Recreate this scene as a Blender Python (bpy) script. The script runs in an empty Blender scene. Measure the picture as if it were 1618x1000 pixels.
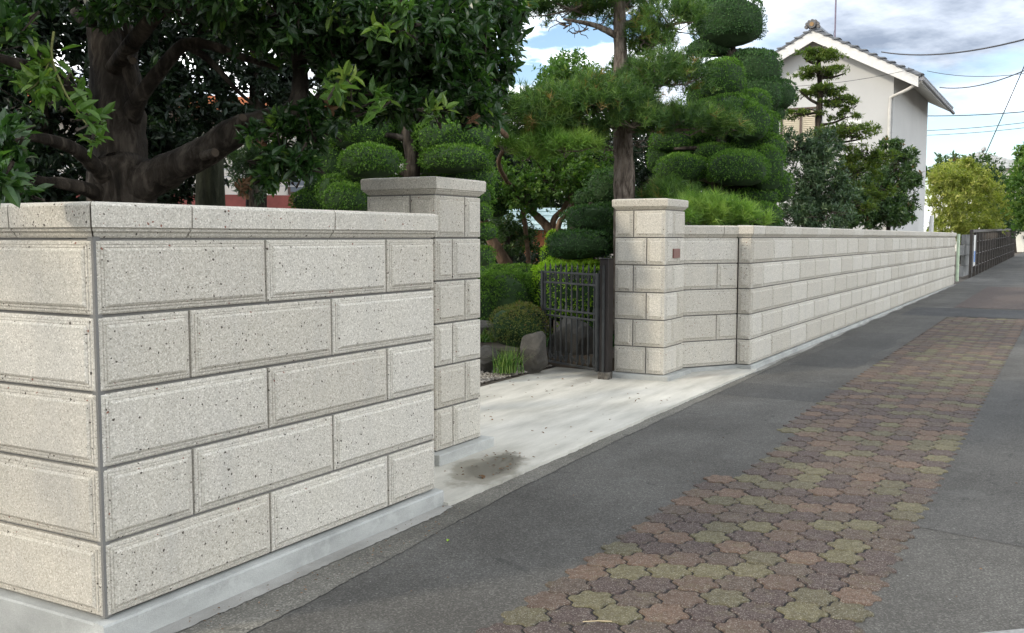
import bpy, bmesh, math, random
import numpy as np
from mathutils import Vector, Matrix, noise as mnoise
R_ = math.radians
random.seed(7)
SC = bpy.context.scene
COL = SC.collection

# ------------------------------------------------------------------ camera
F_PX, YAW, PITCH, ROLL = 1571.66, 0.512542, 0.0802626, 0.0010961
CAM = np.array([-2.4495, -3.1530, 1.4514])
_f = np.array([math.cos(YAW)*math.cos(PITCH), math.sin(YAW)*math.cos(PITCH), -math.sin(PITCH)])
_r = np.array([math.sin(YAW), -math.cos(YAW), 0.0]); _u = np.cross(_r, _f)
_c, _s = math.cos(ROLL), math.sin(ROLL)
_r, _u = _c*_r+_s*_u, -_s*_r+_c*_u
cam_d = bpy.data.cameras.new('camera'); cam = bpy.data.objects.new('camera', cam_d); COL.objects.link(cam)
cam_d.sensor_width = 36.0; cam_d.lens = F_PX/1618*36.0; cam_d.clip_start = 0.05; cam_d.clip_end = 3000
M = Matrix.Identity(4)
for i in range(3):
    M[i][0] = _r[i]; M[i][1] = _u[i]; M[i][2] = -_f[i]; M[i][3] = CAM[i]
cam.matrix_world = M
SC.camera = cam

# ------------------------------------------------------------------ light
SUN_TO = Vector((-0.72, 0.48, 0.50)).normalized()
SUN_EL = math.asin(SUN_TO.z); SUN_AZ = math.atan2(SUN_TO.x, SUN_TO.y)
world = bpy.data.worlds.new('World'); SC.world = world; world.use_nodes = True
CL1, CL2 = (5.2, 3.3, 0), (0.6, 2.6, 0)
def build_world():
    nt = world.node_tree; nt.nodes.clear(); N = nt.nodes.new; L = nt.links.new
    out = N('ShaderNodeOutputWorld'); bg = N('ShaderNodeBackground'); L(bg.outputs[0], out.inputs[0])
    sky = N('ShaderNodeTexSky'); sky.sky_type = 'NISHITA'; sky.sun_disc = False
    sky.sun_elevation = SUN_EL; sky.sun_rotation = SUN_AZ; sky.air_density = 1.0; sky.dust_density = 0.6; sky.ozone_density = 2.0
    tc = N('ShaderNodeTexCoord'); sep = N('ShaderNodeSeparateXYZ'); L(tc.outputs['Generated'], sep.inputs[0])
    az = N('ShaderNodeMath'); az.operation = 'MAXIMUM'; L(sep.outputs['Z'], az.inputs[0]); az.inputs[1].default_value = 0.0
    ad = N('ShaderNodeMath'); ad.operation = 'ADD'; L(az.outputs[0], ad.inputs[0]); ad.inputs[1].default_value = 0.16
    dx = N('ShaderNodeMath'); dx.operation = 'DIVIDE'; L(sep.outputs['X'], dx.inputs[0]); L(ad.outputs[0], dx.inputs[1])
    dy = N('ShaderNodeMath'); dy.operation = 'DIVIDE'; L(sep.outputs['Y'], dy.inputs[0]); L(ad.outputs[0], dy.inputs[1])
    cmb = N('ShaderNodeCombineXYZ'); L(dx.outputs[0], cmb.inputs[0]); L(dy.outputs[0], cmb.inputs[1])
    def noise(scale, loc, detail, rough):
        n = N('ShaderNodeTexNoise'); n.inputs['Scale'].default_value = scale; n.inputs['Detail'].default_value = detail; n.inputs['Roughness'].default_value = rough
        m = N('ShaderNodeMapping'); m.inputs['Location'].default_value = loc; m.inputs['Rotation'].default_value = (0, 0, 0.5); m.inputs['Scale'].default_value = (1, 1, 1); L(cmb.outputs[0], m.inputs[0]); L(m.outputs[0], n.inputs['Vector']); return n.outputs['Fac']
    cov = N('ShaderNodeValToRGB'); L(noise(0.62, CL1, 9, .55), cov.inputs[0])
    cov.color_ramp.elements[0].position = 0.425; cov.color_ramp.elements[0].color = (0,0,0,1)
    cov.color_ramp.elements[1].position = 0.50; cov.color_ramp.elements[1].color = (1,1,1,1)
    shade = N('ShaderNodeValToRGB'); L(noise(0.8, CL2, 9, .60), shade.inputs[0])
    e = shade.color_ramp.elements
    e[0].position = 0.31; e[0].color = (.66, .80, 1.05, 1)
    k = e.new(0.40); k.color = (1.15, 1.35, 1.68, 1)
    e[1].position = 0.64; e[1].color = (13.0, 12.8, 12.2, 1)
    k = e.new(0.47); k.color = (2.4, 2.6, 2.9, 1)
    k = e.new(0.56); k.color = (8.2, 8.2, 8.1, 1)
    mix = N('ShaderNodeMix'); mix.data_type = 'RGBA'
    L(cov.outputs[0], mix.inputs['Factor']); dim = N('ShaderNodeMix'); dim.data_type = 'RGBA'; dim.blend_type = 'MULTIPLY'; dim.inputs['Factor'].default_value = 1.0; dim.inputs['B'].default_value = (.36,.36,.36,1); L(sky.outputs[0], dim.inputs['A']); L(dim.outputs['Result'], mix.inputs['A']); L(shade.outputs[0], mix.inputs['B'])
    L(mix.outputs['Result'], bg.inputs['Color']); bg.inputs['Strength'].default_value = 0.12
build_world()
sun_d = bpy.data.lights.new('sun', 'SUN'); sun_d.energy = 0.55; sun_d.angle = R_(5); sun_d.color = (1.0, 0.90, 0.74)
sun = bpy.data.objects.new('sun', sun_d); COL.objects.link(sun)
sun.rotation_euler = (-SUN_TO).to_track_quat('-Z', 'Y').to_euler()
SC.view_settings.view_transform = 'Standard'; SC.view_settings.look = 'None'
SC.view_settings.gamma = 1.0; SC.view_settings.use_curve_mapping = False
SC.view_settings.exposure = 2.25

# ------------------------------------------------------------------ helpers
def P(x, y, d):
    """world point seen at photo pixel x, y at depth d (metres in front of the lens)"""
    return CAM + (_f + (x-809)/F_PX*_r + (500-y)/F_PX*_u)*d
def atX(x, y, X):
    v = _f + (x-809)/F_PX*_r + (500-y)/F_PX*_u
    return CAM + v*((X-CAM[0])/v[0])
ZX = [-400,-12, 0, 2.2, 8.6, 30, 38, 67, 100, 700]
ZZ = [-.16,-.13,-.118,-.105,-.07,-.014,.02,.28,.55,1.1]
def zr(x): return float(np.interp(x, ZX, ZZ))

def tag(o, label=None, cat=None, group=None, kind=None):
    if label: o['label'] = label
    if cat: o['category'] = cat
    if group: o['group'] = group
    if kind: o['kind'] = kind
    return o
def empty(name, loc=(0,0,0), rz=0.0):
    o = bpy.data.objects.new(name, None); COL.objects.link(o); o.location = loc; o.rotation_euler = (0,0,rz)
    o.empty_display_size = .1
    return o
def obj(name, me, mats=None, parent=None, loc=None, rz=None):
    o = bpy.data.objects.new(name, me); COL.objects.link(o)
    if mats is not None and len(me.materials) == 0:
        for m in (mats if isinstance(mats, (list, tuple)) else [mats]): me.materials.append(m)
    if loc is not None: o.location = loc
    if rz is not None: o.rotation_euler = (0,0,rz)
    if parent is not None: o.parent = parent      # parents sit at identity unless noted
    return o
def mesh_np(name, V, faces, smooth=False, rnd=None, midx=None):
    """faces: list of int arrays (n,k)"""
    V = np.asarray(V, dtype=np.float32); me = bpy.data.meshes.new(name)
    loops = np.concatenate([f.ravel() for f in faces]).astype(np.int32)
    tot = np.concatenate([np.full(len(f), f.shape[1]) for f in faces]).astype(np.int32)
    st = np.concatenate([[0], np.cumsum(tot)[:-1]]).astype(np.int32)
    me.vertices.add(len(V)); me.vertices.foreach_set('co', V.ravel())
    me.loops.add(len(loops)); me.loops.foreach_set('vertex_index', loops)
    me.polygons.add(len(tot)); me.polygons.foreach_set('loop_start', st); me.polygons.foreach_set('loop_total', tot)
    if midx is not None: me.polygons.foreach_set('material_index', np.asarray(midx, dtype=np.int32))
    me.polygons.foreach_set('use_smooth', np.full(len(tot), smooth, dtype=bool))
    me.update(calc_edges=True)
    if rnd is not None:
        a = me.attributes.new('rnd', 'FLOAT', 'FACE'); a.data.foreach_set('value', np.asarray(rnd, dtype=np.float32))
    return me
class MB:
    """collects boxes, tubes, prisms into one mesh"""
    def __init__(s): s.v = []; s.f = []
    def add(s, vs, fs):
        o = len(s.v); s.v += [tuple(map(float, p)) for p in vs]; s.f += [tuple(i+o for i in f) for f in fs]; return s
    def box(s, x0, x1, y0, y1, z0, z1):
        return s.add([(x0,y0,z0),(x1,y0,z0),(x1,y1,z0),(x0,y1,z0),(x0,y0,z1),(x1,y0,z1),(x1,y1,z1),(x0,y1,z1)],
              [(0,3,2,1),(4,5,6,7),(0,1,5,4),(1,2,6,5),(2,3,7,6),(3,0,4,7)])
    def cbox(s, x0, x1, y0, y1, z0, z1, c):
        b = bmesh.new(); bmesh.ops.create_cube(b, size=1)
        for v in b.verts: v.co = ((x0+x1)/2+v.co.x*(x1-x0), (y0+y1)/2+v.co.y*(y1-y0), (z0+z1)/2+v.co.z*(z1-z0))
        bmesh.ops.bevel(b, geom=list(b.edges), offset=c, segments=1, affect='EDGES', profile=.5)
        b.verts.index_update(); s.add([v.co[:] for v in b.verts], [[v.index for v in f.verts] for f in b.faces]); b.free(); return s
    def tube(s, pts, rad, n=8, cap=True):
        pts = [Vector(p) for p in pts]; k = len(pts)
        if not hasattr(rad, '__len__'): rad = [rad]*k
        t0 = (pts[1]-pts[0]).normalized(); ref = Vector((0,0,1)) if abs(t0.z) < .9 else Vector((1,0,0))
        a = t0.cross(ref).normalized(); vs = []
        for i, p in enumerate(pts):
            t = (pts[min(i+1,k-1)]-pts[max(i-1,0)]).normalized()
            a = (a - t*a.dot(t)).normalized(); b = t.cross(a)
            for j in range(n):
                an = 2*math.pi*j/n; vs.append(p + (a*math.cos(an)+b*math.sin(an))*rad[i])
        fs = [(i*n+j, i*n+(j+1)%n, (i+1)*n+(j+1)%n, (i+1)*n+j) for i in range(k-1) for j in range(n)]
        if cap: fs += [tuple(range(n))[::-1], tuple((k-1)*n+j for j in range(n))]
        return s.add(vs, fs)
    def prism(s, poly, ax, a0, a1):
        """poly in the two other axes, extruded along ax"""
        n = len(poly); mk = {0: lambda a,p:(a,p[0],p[1]), 1: lambda a,p:(p[0],a,p[1]), 2: lambda a,p:(p[0],p[1],a)}[ax]
        vs = [mk(a0,p) for p in poly]+[mk(a1,p) for p in poly]
        return s.add(vs, [tuple(range(n))[::-1], tuple(range(n,2*n))]+[(i,(i+1)%n,n+(i+1)%n,n+i) for i in range(n)])
    def mesh(s, name, smooth=False):
        me = bpy.data.meshes.new(name); me.from_pydata(s.v, [], s.f)
        b = bmesh.new(); b.from_mesh(me); bmesh.ops.recalc_face_normals(b, faces=b.faces); b.to_mesh(me); b.free()
        if smooth: me.polygons.foreach_set('use_smooth', [True]*len(me.polygons))
        me.update(); return me
    def build(s, name, mat, parent=None, smooth=False, loc=None, rz=None):
        return obj(name, s.mesh(name, smooth), mat, parent, loc, rz)
def spline(pts, n=6):
    """Catmull-Rom through rows of pts (any dimension)"""
    p = np.asarray(pts, float); p = np.vstack([2*p[0]-p[1], p, 2*p[-1]-p[-2]]); out = []
    for i in range(1, len(p)-2):
        for t in np.linspace(0, 1, n, endpoint=False):
            a,b,c,d = p[i-1:i+3]
            out.append(.5*(2*b+(c-a)*t+(2*a-5*b+4*c-d)*t*t+(3*b-a-3*c+d)*t**3))
    out.append(p[-2]); return np.array(out)

# ------------------------------------------------------------------ materials
class NT:
    def __init__(s, name, rough=.8, spec=.3):
        s.m = bpy.data.materials.new(name); s.m.use_nodes = True; s.t = s.m.node_tree
        s.p = s.t.nodes['Principled BSDF']; s.p.inputs['Roughness'].default_value = rough
        s.p.inputs['Specular IOR Level'].default_value = spec; s._pos = None
    def n(s, kind, **k):
        o = s.t.nodes.new(kind)
        for a, v in k.items(): setattr(o, a, v)
        return o
    def l(s, a, b): s.t.links.new(a, b)
    def pos(s):
        if s._pos is None: s._pos = s.n('ShaderNodeNewGeometry').outputs['Position']
        return s._pos
    def mapped(s, scale=(1,1,1), loc=(0,0,0), vec=None):
        m = s.n('ShaderNodeMapping'); m.inputs['Scale'].default_value = scale; m.inputs['Location'].default_value = loc
        s.l(vec or s.pos(), m.inputs[0]); return m.outputs[0]
    def noise(s, scale, detail=4, rough=.55, vec=None, dist=0):
        o = s.n('ShaderNodeTexNoise'); o.inputs['Scale'].default_value = scale; o.inputs['Detail'].default_value = detail
        o.inputs['Roughness'].default_value = rough; o.inputs['Distortion'].default_value = dist; s.l(vec or s.pos(), o.inputs['Vector']); return o.outputs['Fac']
    def vor(s, scale, vec=None, feature='F1', rnd=1.0):
        o = s.n('ShaderNodeTexVoronoi', feature=feature); o.inputs['Scale'].default_value = scale; o.inputs['Randomness'].default_value = rnd
        s.l(vec or s.pos(), o.inputs['Vector']); return o
    def ramp(s, fac, stops, const=False):
        o = s.n('ShaderNodeValToRGB'); s.l(fac, o.inputs[0]); e = o.color_ramp.elements
        if const: o.color_ramp.interpolation = 'CONSTANT'
        for i, (p, c) in enumerate(stops):
            if not hasattr(c, '__len__'): c = (c, c, c)
            el = e[i] if i < 2 else e.new(p)
            el.position = p; el.color = (*c, 1)
        return o.outputs[0]
    def mix(s, fac, a, b, mode='MIX'):
        o = s.n('ShaderNodeMix', data_type='RGBA', blend_type=mode)
        for k, v in (('Factor', fac), ('A', a), ('B', b)):
            i = [q for q in o.inputs if q.name == k and q.enabled][0]
            if hasattr(v, 'links'): s.l(v, i)
            elif k == 'Factor': i.default_value = v
            else: i.default_value = (*v, 1) if hasattr(v, '__len__') else (v, v, v, 1)
        return [q for q in o.outputs if q.enabled][0]
    def math(s, op, a, b=None, clamp=False):
        o = s.n('ShaderNodeMath', operation=op, use_clamp=clamp)
        for i, v in ((0, a), (1, b)):
            if v is None: continue
            if hasattr(v, 'links'): s.l(v, o.inputs[i])
            else: o.inputs[i].default_value = v
        return o.outputs[0]
    def col(s, v): s.l(v, s.p.inputs['Base Color']); return s
    def bump(s, h, strength=.3, dist=.01):
        o = s.n('ShaderNodeBump'); o.inputs['Strength'].default_value = strength; o.inputs['Distance'].default_value = dist
        s.l(h, o.inputs['Height']); s.l(o.outputs[0], s.p.inputs['Normal']); return s
    def oinfo(s): return s.n('ShaderNodeObjectInfo').outputs['Random']
    def attr(s, name='rnd'):
        o = s.n('ShaderNodeAttribute'); o.attribute_name = name; return o.outputs['Fac']

def m_stone():
    t = NT('terrazzo_stone', .82, .25)
    wob = t.n('ShaderNodeVectorMath', operation='ADD')
    nz = t.n('ShaderNodeTexNoise'); nz.inputs['Scale'].default_value = 60; t.l(t.pos(), nz.inputs['Vector'])
    sc = t.n('ShaderNodeVectorMath', operation='SCALE'); sc.inputs['Scale'].default_value = .016; t.l(nz.outputs['Color'], sc.inputs[0])
    t.l(t.pos(), wob.inputs[0]); t.l(sc.outputs[0], wob.inputs[1]); vec = wob.outputs[0]
    g = t.vor(190); sp = t.n('ShaderNodeSeparateColor'); t.l(g.outputs['Color'], sp.inputs[0])
    base = t.ramp(sp.outputs[0], [(0, (.22,.205,.172)), (1, (.90,.865,.79)), (.3, (.455,.427,.366)), (.8, (.61,.577,.503))])
    f = t.noise(330, 2); base = t.mix(.30, base, t.ramp(f, [(.3, (.27,.25,.21)), (.7, (.69,.65,.57))]))
    # soft warm and cool mottling, one tint per stone
    base = t.mix(.30, base, t.ramp(t.noise(2.6, 4), [(.3, (.50,.475,.425)), (.7, (.55,.515,.43))]))
    base = t.mix(t.oinfo(), base, t.mix(1, base, (.86,.845,.82), 'MULTIPLY'))
    # rain streaks and grime gathered in the lower half of the wall
    gr = t.noise(3.2, 6, .65, t.mapped((1.6,1.6,.35)))
    base = t.mix(t.ramp(gr, [(.52, 0), (.75, .42)]), base, (.38,.365,.33))
    # dark mineral chips
    v = t.vor(50, vec); s2 = t.n('ShaderNodeSeparateColor'); t.l(v.outputs['Color'], s2.inputs[0])
    rad = t.math('MULTIPLY', t.math('SUBTRACT', s2.outputs[0], .52, True), .56)
    m = t.math('LESS_THAN', v.outputs['Distance'], rad)
    base = t.mix(m, base, t.mix(t.math('GREATER_THAN', s2.outputs[1], .80), (.075,.062,.05), (.20,.085,.06)))
    v2 = t.vor(95, vec); s3 = t.n('ShaderNodeSeparateColor'); t.l(v2.outputs['Color'], s3.inputs[0])
    m2 = t.math('LESS_THAN', v2.outputs['Distance'], t.math('MULTIPLY', t.math('SUBTRACT', s3.outputs[0], .6, True), .6))
    base = t.mix(t.math('MULTIPLY', m2, .75), base, (.15,.14,.125))
    t.col(base); t.bump(t.mix(.5, t.noise(260, 3), g.outputs['Distance']), .35, .003); return t.m
def m_concrete(name, c0, c1, streak=(1,1,1), stain=None, bump=.25):
    t = NT(name, .85, .25)
    b = t.ramp(t.noise(1.8, 7, .62, t.mapped(streak)), [(.3, c0), (.72, c1)])
    b = t.mix(t.ramp(t.noise(240, 3), [(.35, 0), (.7, .35)]), b, tuple(x*.62 for x in c0))
    b = t.mix(t.ramp(t.noise(9, 5, .7), [(.55, 0), (.8, .4)]), b, tuple(min(1, x*1.25) for x in c1))
    t.col(b); t.bump(t.noise(150, 4), bump, .004); return t.m
def m_asphalt(name, c0, c1, obj_off=0):
    t = NT(name, .9, .22)
    g = t.vor(150); sp = t.n('ShaderNodeSeparateColor'); t.l(g.outputs['Color'], sp.inputs[0])
    b = t.ramp(t.noise(.9, 7, .62, t.mapped((1,1,1), (obj_off,0,0))), [(.32, c0), (.7, c1)])
    b = t.mix(.6, b, t.mix(1, b, t.ramp(sp.outputs[0], [(0, .45), (1, 2.1), (.75, 1.05)]), 'MULTIPLY'))
    b = t.mix(t.ramp(t.noise(3.3, 8, .7), [(.56, 0), (.8, .38)]), b, (.17,.17,.16))
    st = t.noise(1.4, 6, .6, t.mapped((.25,2.2,1), (obj_off,3,0)))
    b = t.mix(t.ramp(st, [(.45, 0), (.7, .35)]), b, t.mix(1, b, (.62,.62,.62), 'MULTIPLY'))
    cr = t.vor(.55, t.mapped((1,1,1), (obj_off,1,0)), 'DISTANCE_TO_EDGE'); cv = t.math('ADD', cr.outputs['Distance'], t.math('MULTIPLY', t.noise(7, 6, .7), .11))
    b = t.mix(t.math('MULTIPLY', t.ramp(cv, [(.050, 1), (.0545, 0)]), .35), b, (.02,.02,.019))
    v = t.vor(26); s2 = t.n('ShaderNodeSeparateColor'); t.l(v.outputs['Color'], s2.inputs[0])
    m = t.math('LESS_THAN', v.outputs['Distance'], t.math('MULTIPLY', t.math('SUBTRACT', s2.outputs[0], .86, True), .9))
    b = t.mix(t.math('MULTIPLY', m, .7), b, (.33,.33,.31))
    t.col(b); t.bump(t.mix(.5, g.outputs['Distance'], t.noise(300, 2)), .55, .004); return t.m
def m_paver(name, src):
    t = NT(name, .9, .2); r = t.oinfo() if src == 'obj' else t.attr()
    c = t.ramp(r, [(0, (.070,.050,.046)), (.28, (.098,.066,.050)), (.50, (.118,.078,.056)), (.64, (.092,.082,.050)), (.76, (.080,.060,.050)), (.88, (.108,.097,.054))], True)
    c2 = t.ramp(r, [(0, (.108,.082,.075)), (.28, (.150,.108,.085)), (.50, (.190,.128,.094)), (.64, (.152,.136,.086)), (.76, (.130,.100,.080)), (.88, (.188,.168,.100))], True)
    b = t.mix(t.ramp(t.noise(30, 7, .72), [(.38, 0), (.62, 1)]), c, c2)
    b = t.mix(.06, b, (.120,.092,.070))
    b = t.mix(t.ramp(t.noise(9, 7, .75), [(.52, 0), (.74, .45)]), b, (.160,.150,.075))
    b = t.mix(t.ramp(t.noise(14, 6, .7, t.mapped((1,1,1), (5,2,1))), [(.55, 0), (.75, .5)]), b, (.205,.165,.130))
    b = t.mix(t.ramp(t.noise(240, 4, .7), [(.36, 0), (.64, .75)]), b, t.mix(1, b, (.36,.36,.36), 'MULTIPLY'))
    g = t.vor(230); sp = t.n('ShaderNodeSeparateColor'); t.l(g.outputs['Color'], sp.inputs[0])
    b = t.mix(t.ramp(sp.outputs[0], [(.8, 0), (.95, .5)]), b, (.30,.28,.24))
    t.col(b); t.bump(t.noise(210, 4), .6, .004); return t.m
def m_plain(name, c, rough=.6, var=.15, scale=20, metal=0, bump=.1, spec=.4):
    t = NT(name, rough, spec); t.p.inputs['Metallic'].default_value = metal
    t.col(t.ramp(t.noise(scale, 5, .6), [(.3, tuple(x*(1-var) for x in c)), (.7, tuple(min(1, x*(1+var)) for x in c))]))
    t.bump(t.noise(scale*8, 3), bump, .003); return t.m
def m_leaf(name, stops, rough=.45, spec=.4, trans=.3, tc=None):
    t = NT(name, rough, spec); c = t.ramp(t.attr(), stops); t.col(c)
    if trans > 0:
        tr = t.n('ShaderNodeBsdfTranslucent'); t.l(t.mix(1, c, tc or (1.6,1.9,.7), 'MULTIPLY'), tr.inputs[0])
        ms = t.n('ShaderNodeMixShader'); ms.inputs[0].default_value = trans
        o = t.t.nodes['Material Output']; t.l(t.p.outputs[0], ms.inputs[1]); t.l(tr.outputs[0], ms.inputs[2]); t.l(ms.outputs[0], o.inputs[0])
    return t.m
def m_bark(name, c0, c1, c2, vs=(1,1,.28), sc=16):
    t = NT(name, .95, .15); v = t.mapped(vs)
    n = t.noise(sc, 7, .65, v, .6)
    b = t.ramp(n, [(.3, c0), (.72, c2), (.5, c1)]); b = t.mix(t.ramp(t.noise(4, 5), [(.5, 0), (.75, .5)]), b, c2)
    t.col(b); t.bump(n, 1.0, .03); return t.m

STONE = m_stone()
MORTAR = m_concrete('grey_mortar', (.145,.14,.13), (.22,.215,.20))
PLINTH = m_concrete('plinth_concrete', (.26,.265,.25), (.50,.505,.475), (1,1,2.2))
ASPH = m_asphalt('asphalt', (.066,.0625,.0555), (.114,.109,.098))
ASPH_D = m_asphalt('asphalt_dark', (.045,.045,.045), (.07,.07,.068), 5)
ASPH_L = m_asphalt('asphalt_light', (.062,.060,.055), (.088,.085,.078), 9)
PAVE_O = m_paver('paver_stone', 'obj'); PAVE_A = m_paver('paver_stone_far', 'att')
GUTTER = m_asphalt('gutter_concrete', (.092,.087,.074), (.19,.18,.155), 3)
STRIP = m_concrete('mortar_strip', (.20,.193,.172), (.42,.41,.38), (1,2,1), bump=.5)
SOIL = m_plain('garden_soil', (.075,.06,.045), .95, .4, 6, bump=.8)
PAINT = m_plain('road_paint', (.23,.23,.22), .7, .3, 30)
IRON = m_plain('gate_iron', (.034,.036,.035), .5, .35, 14, .0, .3, .4)
POST = m_plain('brown_post', (.016,.012,.011), .5, .3, 5)
WALLW = m_plain('house_plaster', (.49,.487,.468), .85, .07, .7, bump=.1)
TRIMW = m_plain('house_trim', (.60,.58,.53), .7, .12, 2.5)
TILE = m_plain('roof_tile', (.13,.14,.155), .5, .3, 6)
BROWN = m_plain('brown_frame', (.09,.06,.045), .5, .2, 10)
LOUV = m_plain('beige_louvre', (.48,.42,.31), .6, .1, 10)
CREAM = m_plain('cream_wall', (.70,.68,.60), .85, .06, 2)
RED = m_plain('red_brown_board', (.20,.05,.04), .55, .25, 4)
TERRA = m_plain('terracotta_tile', (.42,.16,.07), .7, .25, 8)
TEAL = m_plain('pale_green_roof', (.42,.55,.53), .6, .15, 5)
STEEL = m_plain('steel', (.42,.42,.42), .45, .15, 20, .6)
WHITEP = m_plain('white_paint', (.66,.65,.62), .5, .08, 10)
GREENP = m_plain('pale_green_paint', (.50,.60,.42), .5, .12, 8)
CABLE = m_plain('cable_black', (.03,.03,.035), .6, .1, 20)
ROCK = m_concrete('garden_rock', (.045,.042,.037), (.15,.14,.122), (1,1,1), bump=1.0)
GLASS = m_plain('window_glass', (.16,.19,.22), .12, .2, 3, bump=0, spec=.6)
FENCE = m_plain('dark_fence_metal', (.055,.046,.038), .6, .3, 10)
GREYB = m_concrete('grey_block', (.20,.20,.19), (.36,.36,.345))
BLUEP = m_plain('blue_print', (.10,.22,.50), .6, .1, 10)
PLAQ = m_plain('plaque_granite', (.17,.075,.06), .35, .3, 90)
BARK = m_bark('broadleaf_bark', (.008,.0065,.005), (.033,.027,.021), (.12,.10,.08), sc=12)
BARKP = m_bark('pine_bark', (.022,.016,.012), (.15,.12,.097), (.32,.27,.225), (1,1,.25), 24)
BARKR = m_bark('reddish_bark', (.07,.045,.03), (.16,.105,.07), (.26,.18,.125), (1,1,.3), 14)
CUT = m_plain('cut_wood', (.09,.068,.048), .8, .15, 30)
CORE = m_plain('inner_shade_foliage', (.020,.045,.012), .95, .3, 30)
LF_BIG = m_leaf('broad_leaf', [(0, (.012,.033,.010)), (.6, (.031,.076,.018)), (.85, (.070,.145,.028)), (1, (.15,.235,.045))], .33, .5, .30)
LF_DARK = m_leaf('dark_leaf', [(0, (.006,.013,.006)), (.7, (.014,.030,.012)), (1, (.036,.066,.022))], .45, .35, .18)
LF_TOP = m_leaf('topiary_leaf', [(0, (.030,.078,.010)), (.6, (.072,.158,.020)), (1, (.15,.26,.036))], .6, .25, .22)
LF_TOPD = m_leaf('podocarp_leaf', [(0, (.018,.050,.016)), (.6, (.040,.098,.026)), (1, (.085,.17,.042))], .55, .3, .2)
LF_PINE = m_leaf('pine_needle', [(0, (.020,.050,.016)), (.5, (.068,.135,.030)), (.92, (.16,.24,.055)), (1, (.22,.14,.045))], .5, .3, .25)
LF_PINEL = m_leaf('pine_needle_bright', [(0, (.06,.13,.022)), (.5, (.13,.24,.04)), (1, (.24,.34,.07))], .5, .3, .25)
LF_YEL = m_leaf('yellow_green_leaf', [(0, (.035,.068,.014)), (.5, (.090,.135,.022)), (1, (.19,.225,.035))], .55, .3, .3)
LF_GREY = m_leaf('grey_green_leaf', [(0, (.022,.050,.024)), (.6, (.055,.095,.045)), (1, (.135,.18,.085))], .45, .4, .22)
LF_BUSH = m_leaf('bush_leaf', [(0, (.020,.048,.016)), (.6, (.052,.098,.028)), (.95, (.13,.185,.055)), (1, (.19,.09,.04))], .45, .4, .25)
LF_MAPLE = m_leaf('maple_leaf', [(0, (.030,.075,.016)), (.6, (.075,.145,.028)), (1, (.17,.235,.05))], .55, .3, .35)
LF_LIME = m_leaf('lime_leaf', [(0, (.11,.21,.014)), (.5, (.24,.40,.028)), (1, (.36,.50,.05))], .5, .3, .35)
LF_AZ = m_leaf('azalea_leaf', [(0, (.045,.075,.018)), (.5, (.10,.125,.03)), (.8, (.17,.17,.05)), (1, (.20,.10,.035))], .55, .3, .25)
LF_HEDGE = m_leaf('autumn_hedge_leaf', [(0, (.11,.145,.03)), (.5, (.23,.25,.055)), (1, (.42,.39,.13))], .55, .3, .35)
LF_DEAD = m_leaf('dead_leaf', [(0, (.10,.055,.028)), (1, (.25,.15,.085))], .7, .2, .2, (1.2,1.1,.8))
LF_GRASS = m_leaf('grass_blade', [(0, (.03,.075,.015)), (.6, (.08,.16,.03)), (1, (.20,.26,.07))], .5, .3, .3)

# ------------------------------------------------------------------ ground, road, pavings
def sheet(name, polyfn, mat, xs, off, kind='structure', parent=None):
    """strip along the street: polyfn(x) -> (y0, y1); follows the street's slope"""
    vs = []; 
    for x in xs:
        y0, y1 = polyfn(x); vs += [(x, y0, zr(x)+off), (x, y1, zr(x)+off)]
    f = np.array([(2*i, 2*i+2, 2*i+3, 2*i+1) for i in range(len(xs)-1)])
    o = obj(name, mesh_np(name, vs, [f]), mat, parent)
    if parent is None and kind: o['kind'] = kind
    return o
XS = sorted(set([-400,-100,-30] + list(np.arange(-12, 40, 1.0)) + list(range(40, 120, 4)) + [160,300,700]))
gv, gf = [], []
ys = [-700,-60,-9,-1,0.02,60,700]
for x in XS:
    for y in ys: gv.append((x, y, zr(x)-.012 - (.05 if abs(y) < 9 else 0)))
n = len(ys)
gf = np.array([(i*n+j, (i+1)*n+j, (i+1)*n+j+1, i*n+j+1) for i in range(len(XS)-1) for j in range(n-1)])
tag(obj('ground', mesh_np('ground', gv, [gf]), SOIL), kind='structure')
# raised planting bed behind the walls
mb = MB()
mb.prism([(.1,.1),(2.15,.1),(2.2,.25),(2.95,.68),(3.1,1.05),(3.1,40),(.1,40)], 2, -.3, .10); mb.box(3.1, 7.75, 2.0, 40, -.3, -.05); mb.prism([(8.7,.1),(30.7,.1),(30.7,40),(7.75,40),(7.75,1.05),(8.0,.75),(8.65,.3)], 2, -.3, .10)
tag(mb.build('garden_bed', SOIL), kind='structure')
sheet('road', lambda x: (-7.5, -.02), ASPH, XS, 0)
sheet('road_patch', lambda x: (-7.4, -2.35 if x > 3.2 else -3.05+(x-3.05)*4.5), ASPH_L, [3.05,3.2]+list(np.arange(3.7,9.3,.5))+[9.3], .0015)
sheet('road_seam_patch', lambda x: (-7.4, -.30), ASPH_D, [17.9, 19.0, 20.2], .0015)
sheet('road_sun_stripe', lambda x: (-1.25, -.19), ASPH_L, [6.9, 7.3, 7.75], .0015)  # separate asphalt sheet standing in for a weak stripe of sunlight
sheet('road_worn_patch', lambda x: (-1.0+.05*math.sin(x*3), -.26), ASPH_L, list(np.arange(9.4, 14, .5)), .0015)
sheet('road_line', lambda x: (-6.5, -2.70-(x-1.6)*1.14), PAINT, [1.60, 1.72, 1.84, 1.92], .006)

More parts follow.
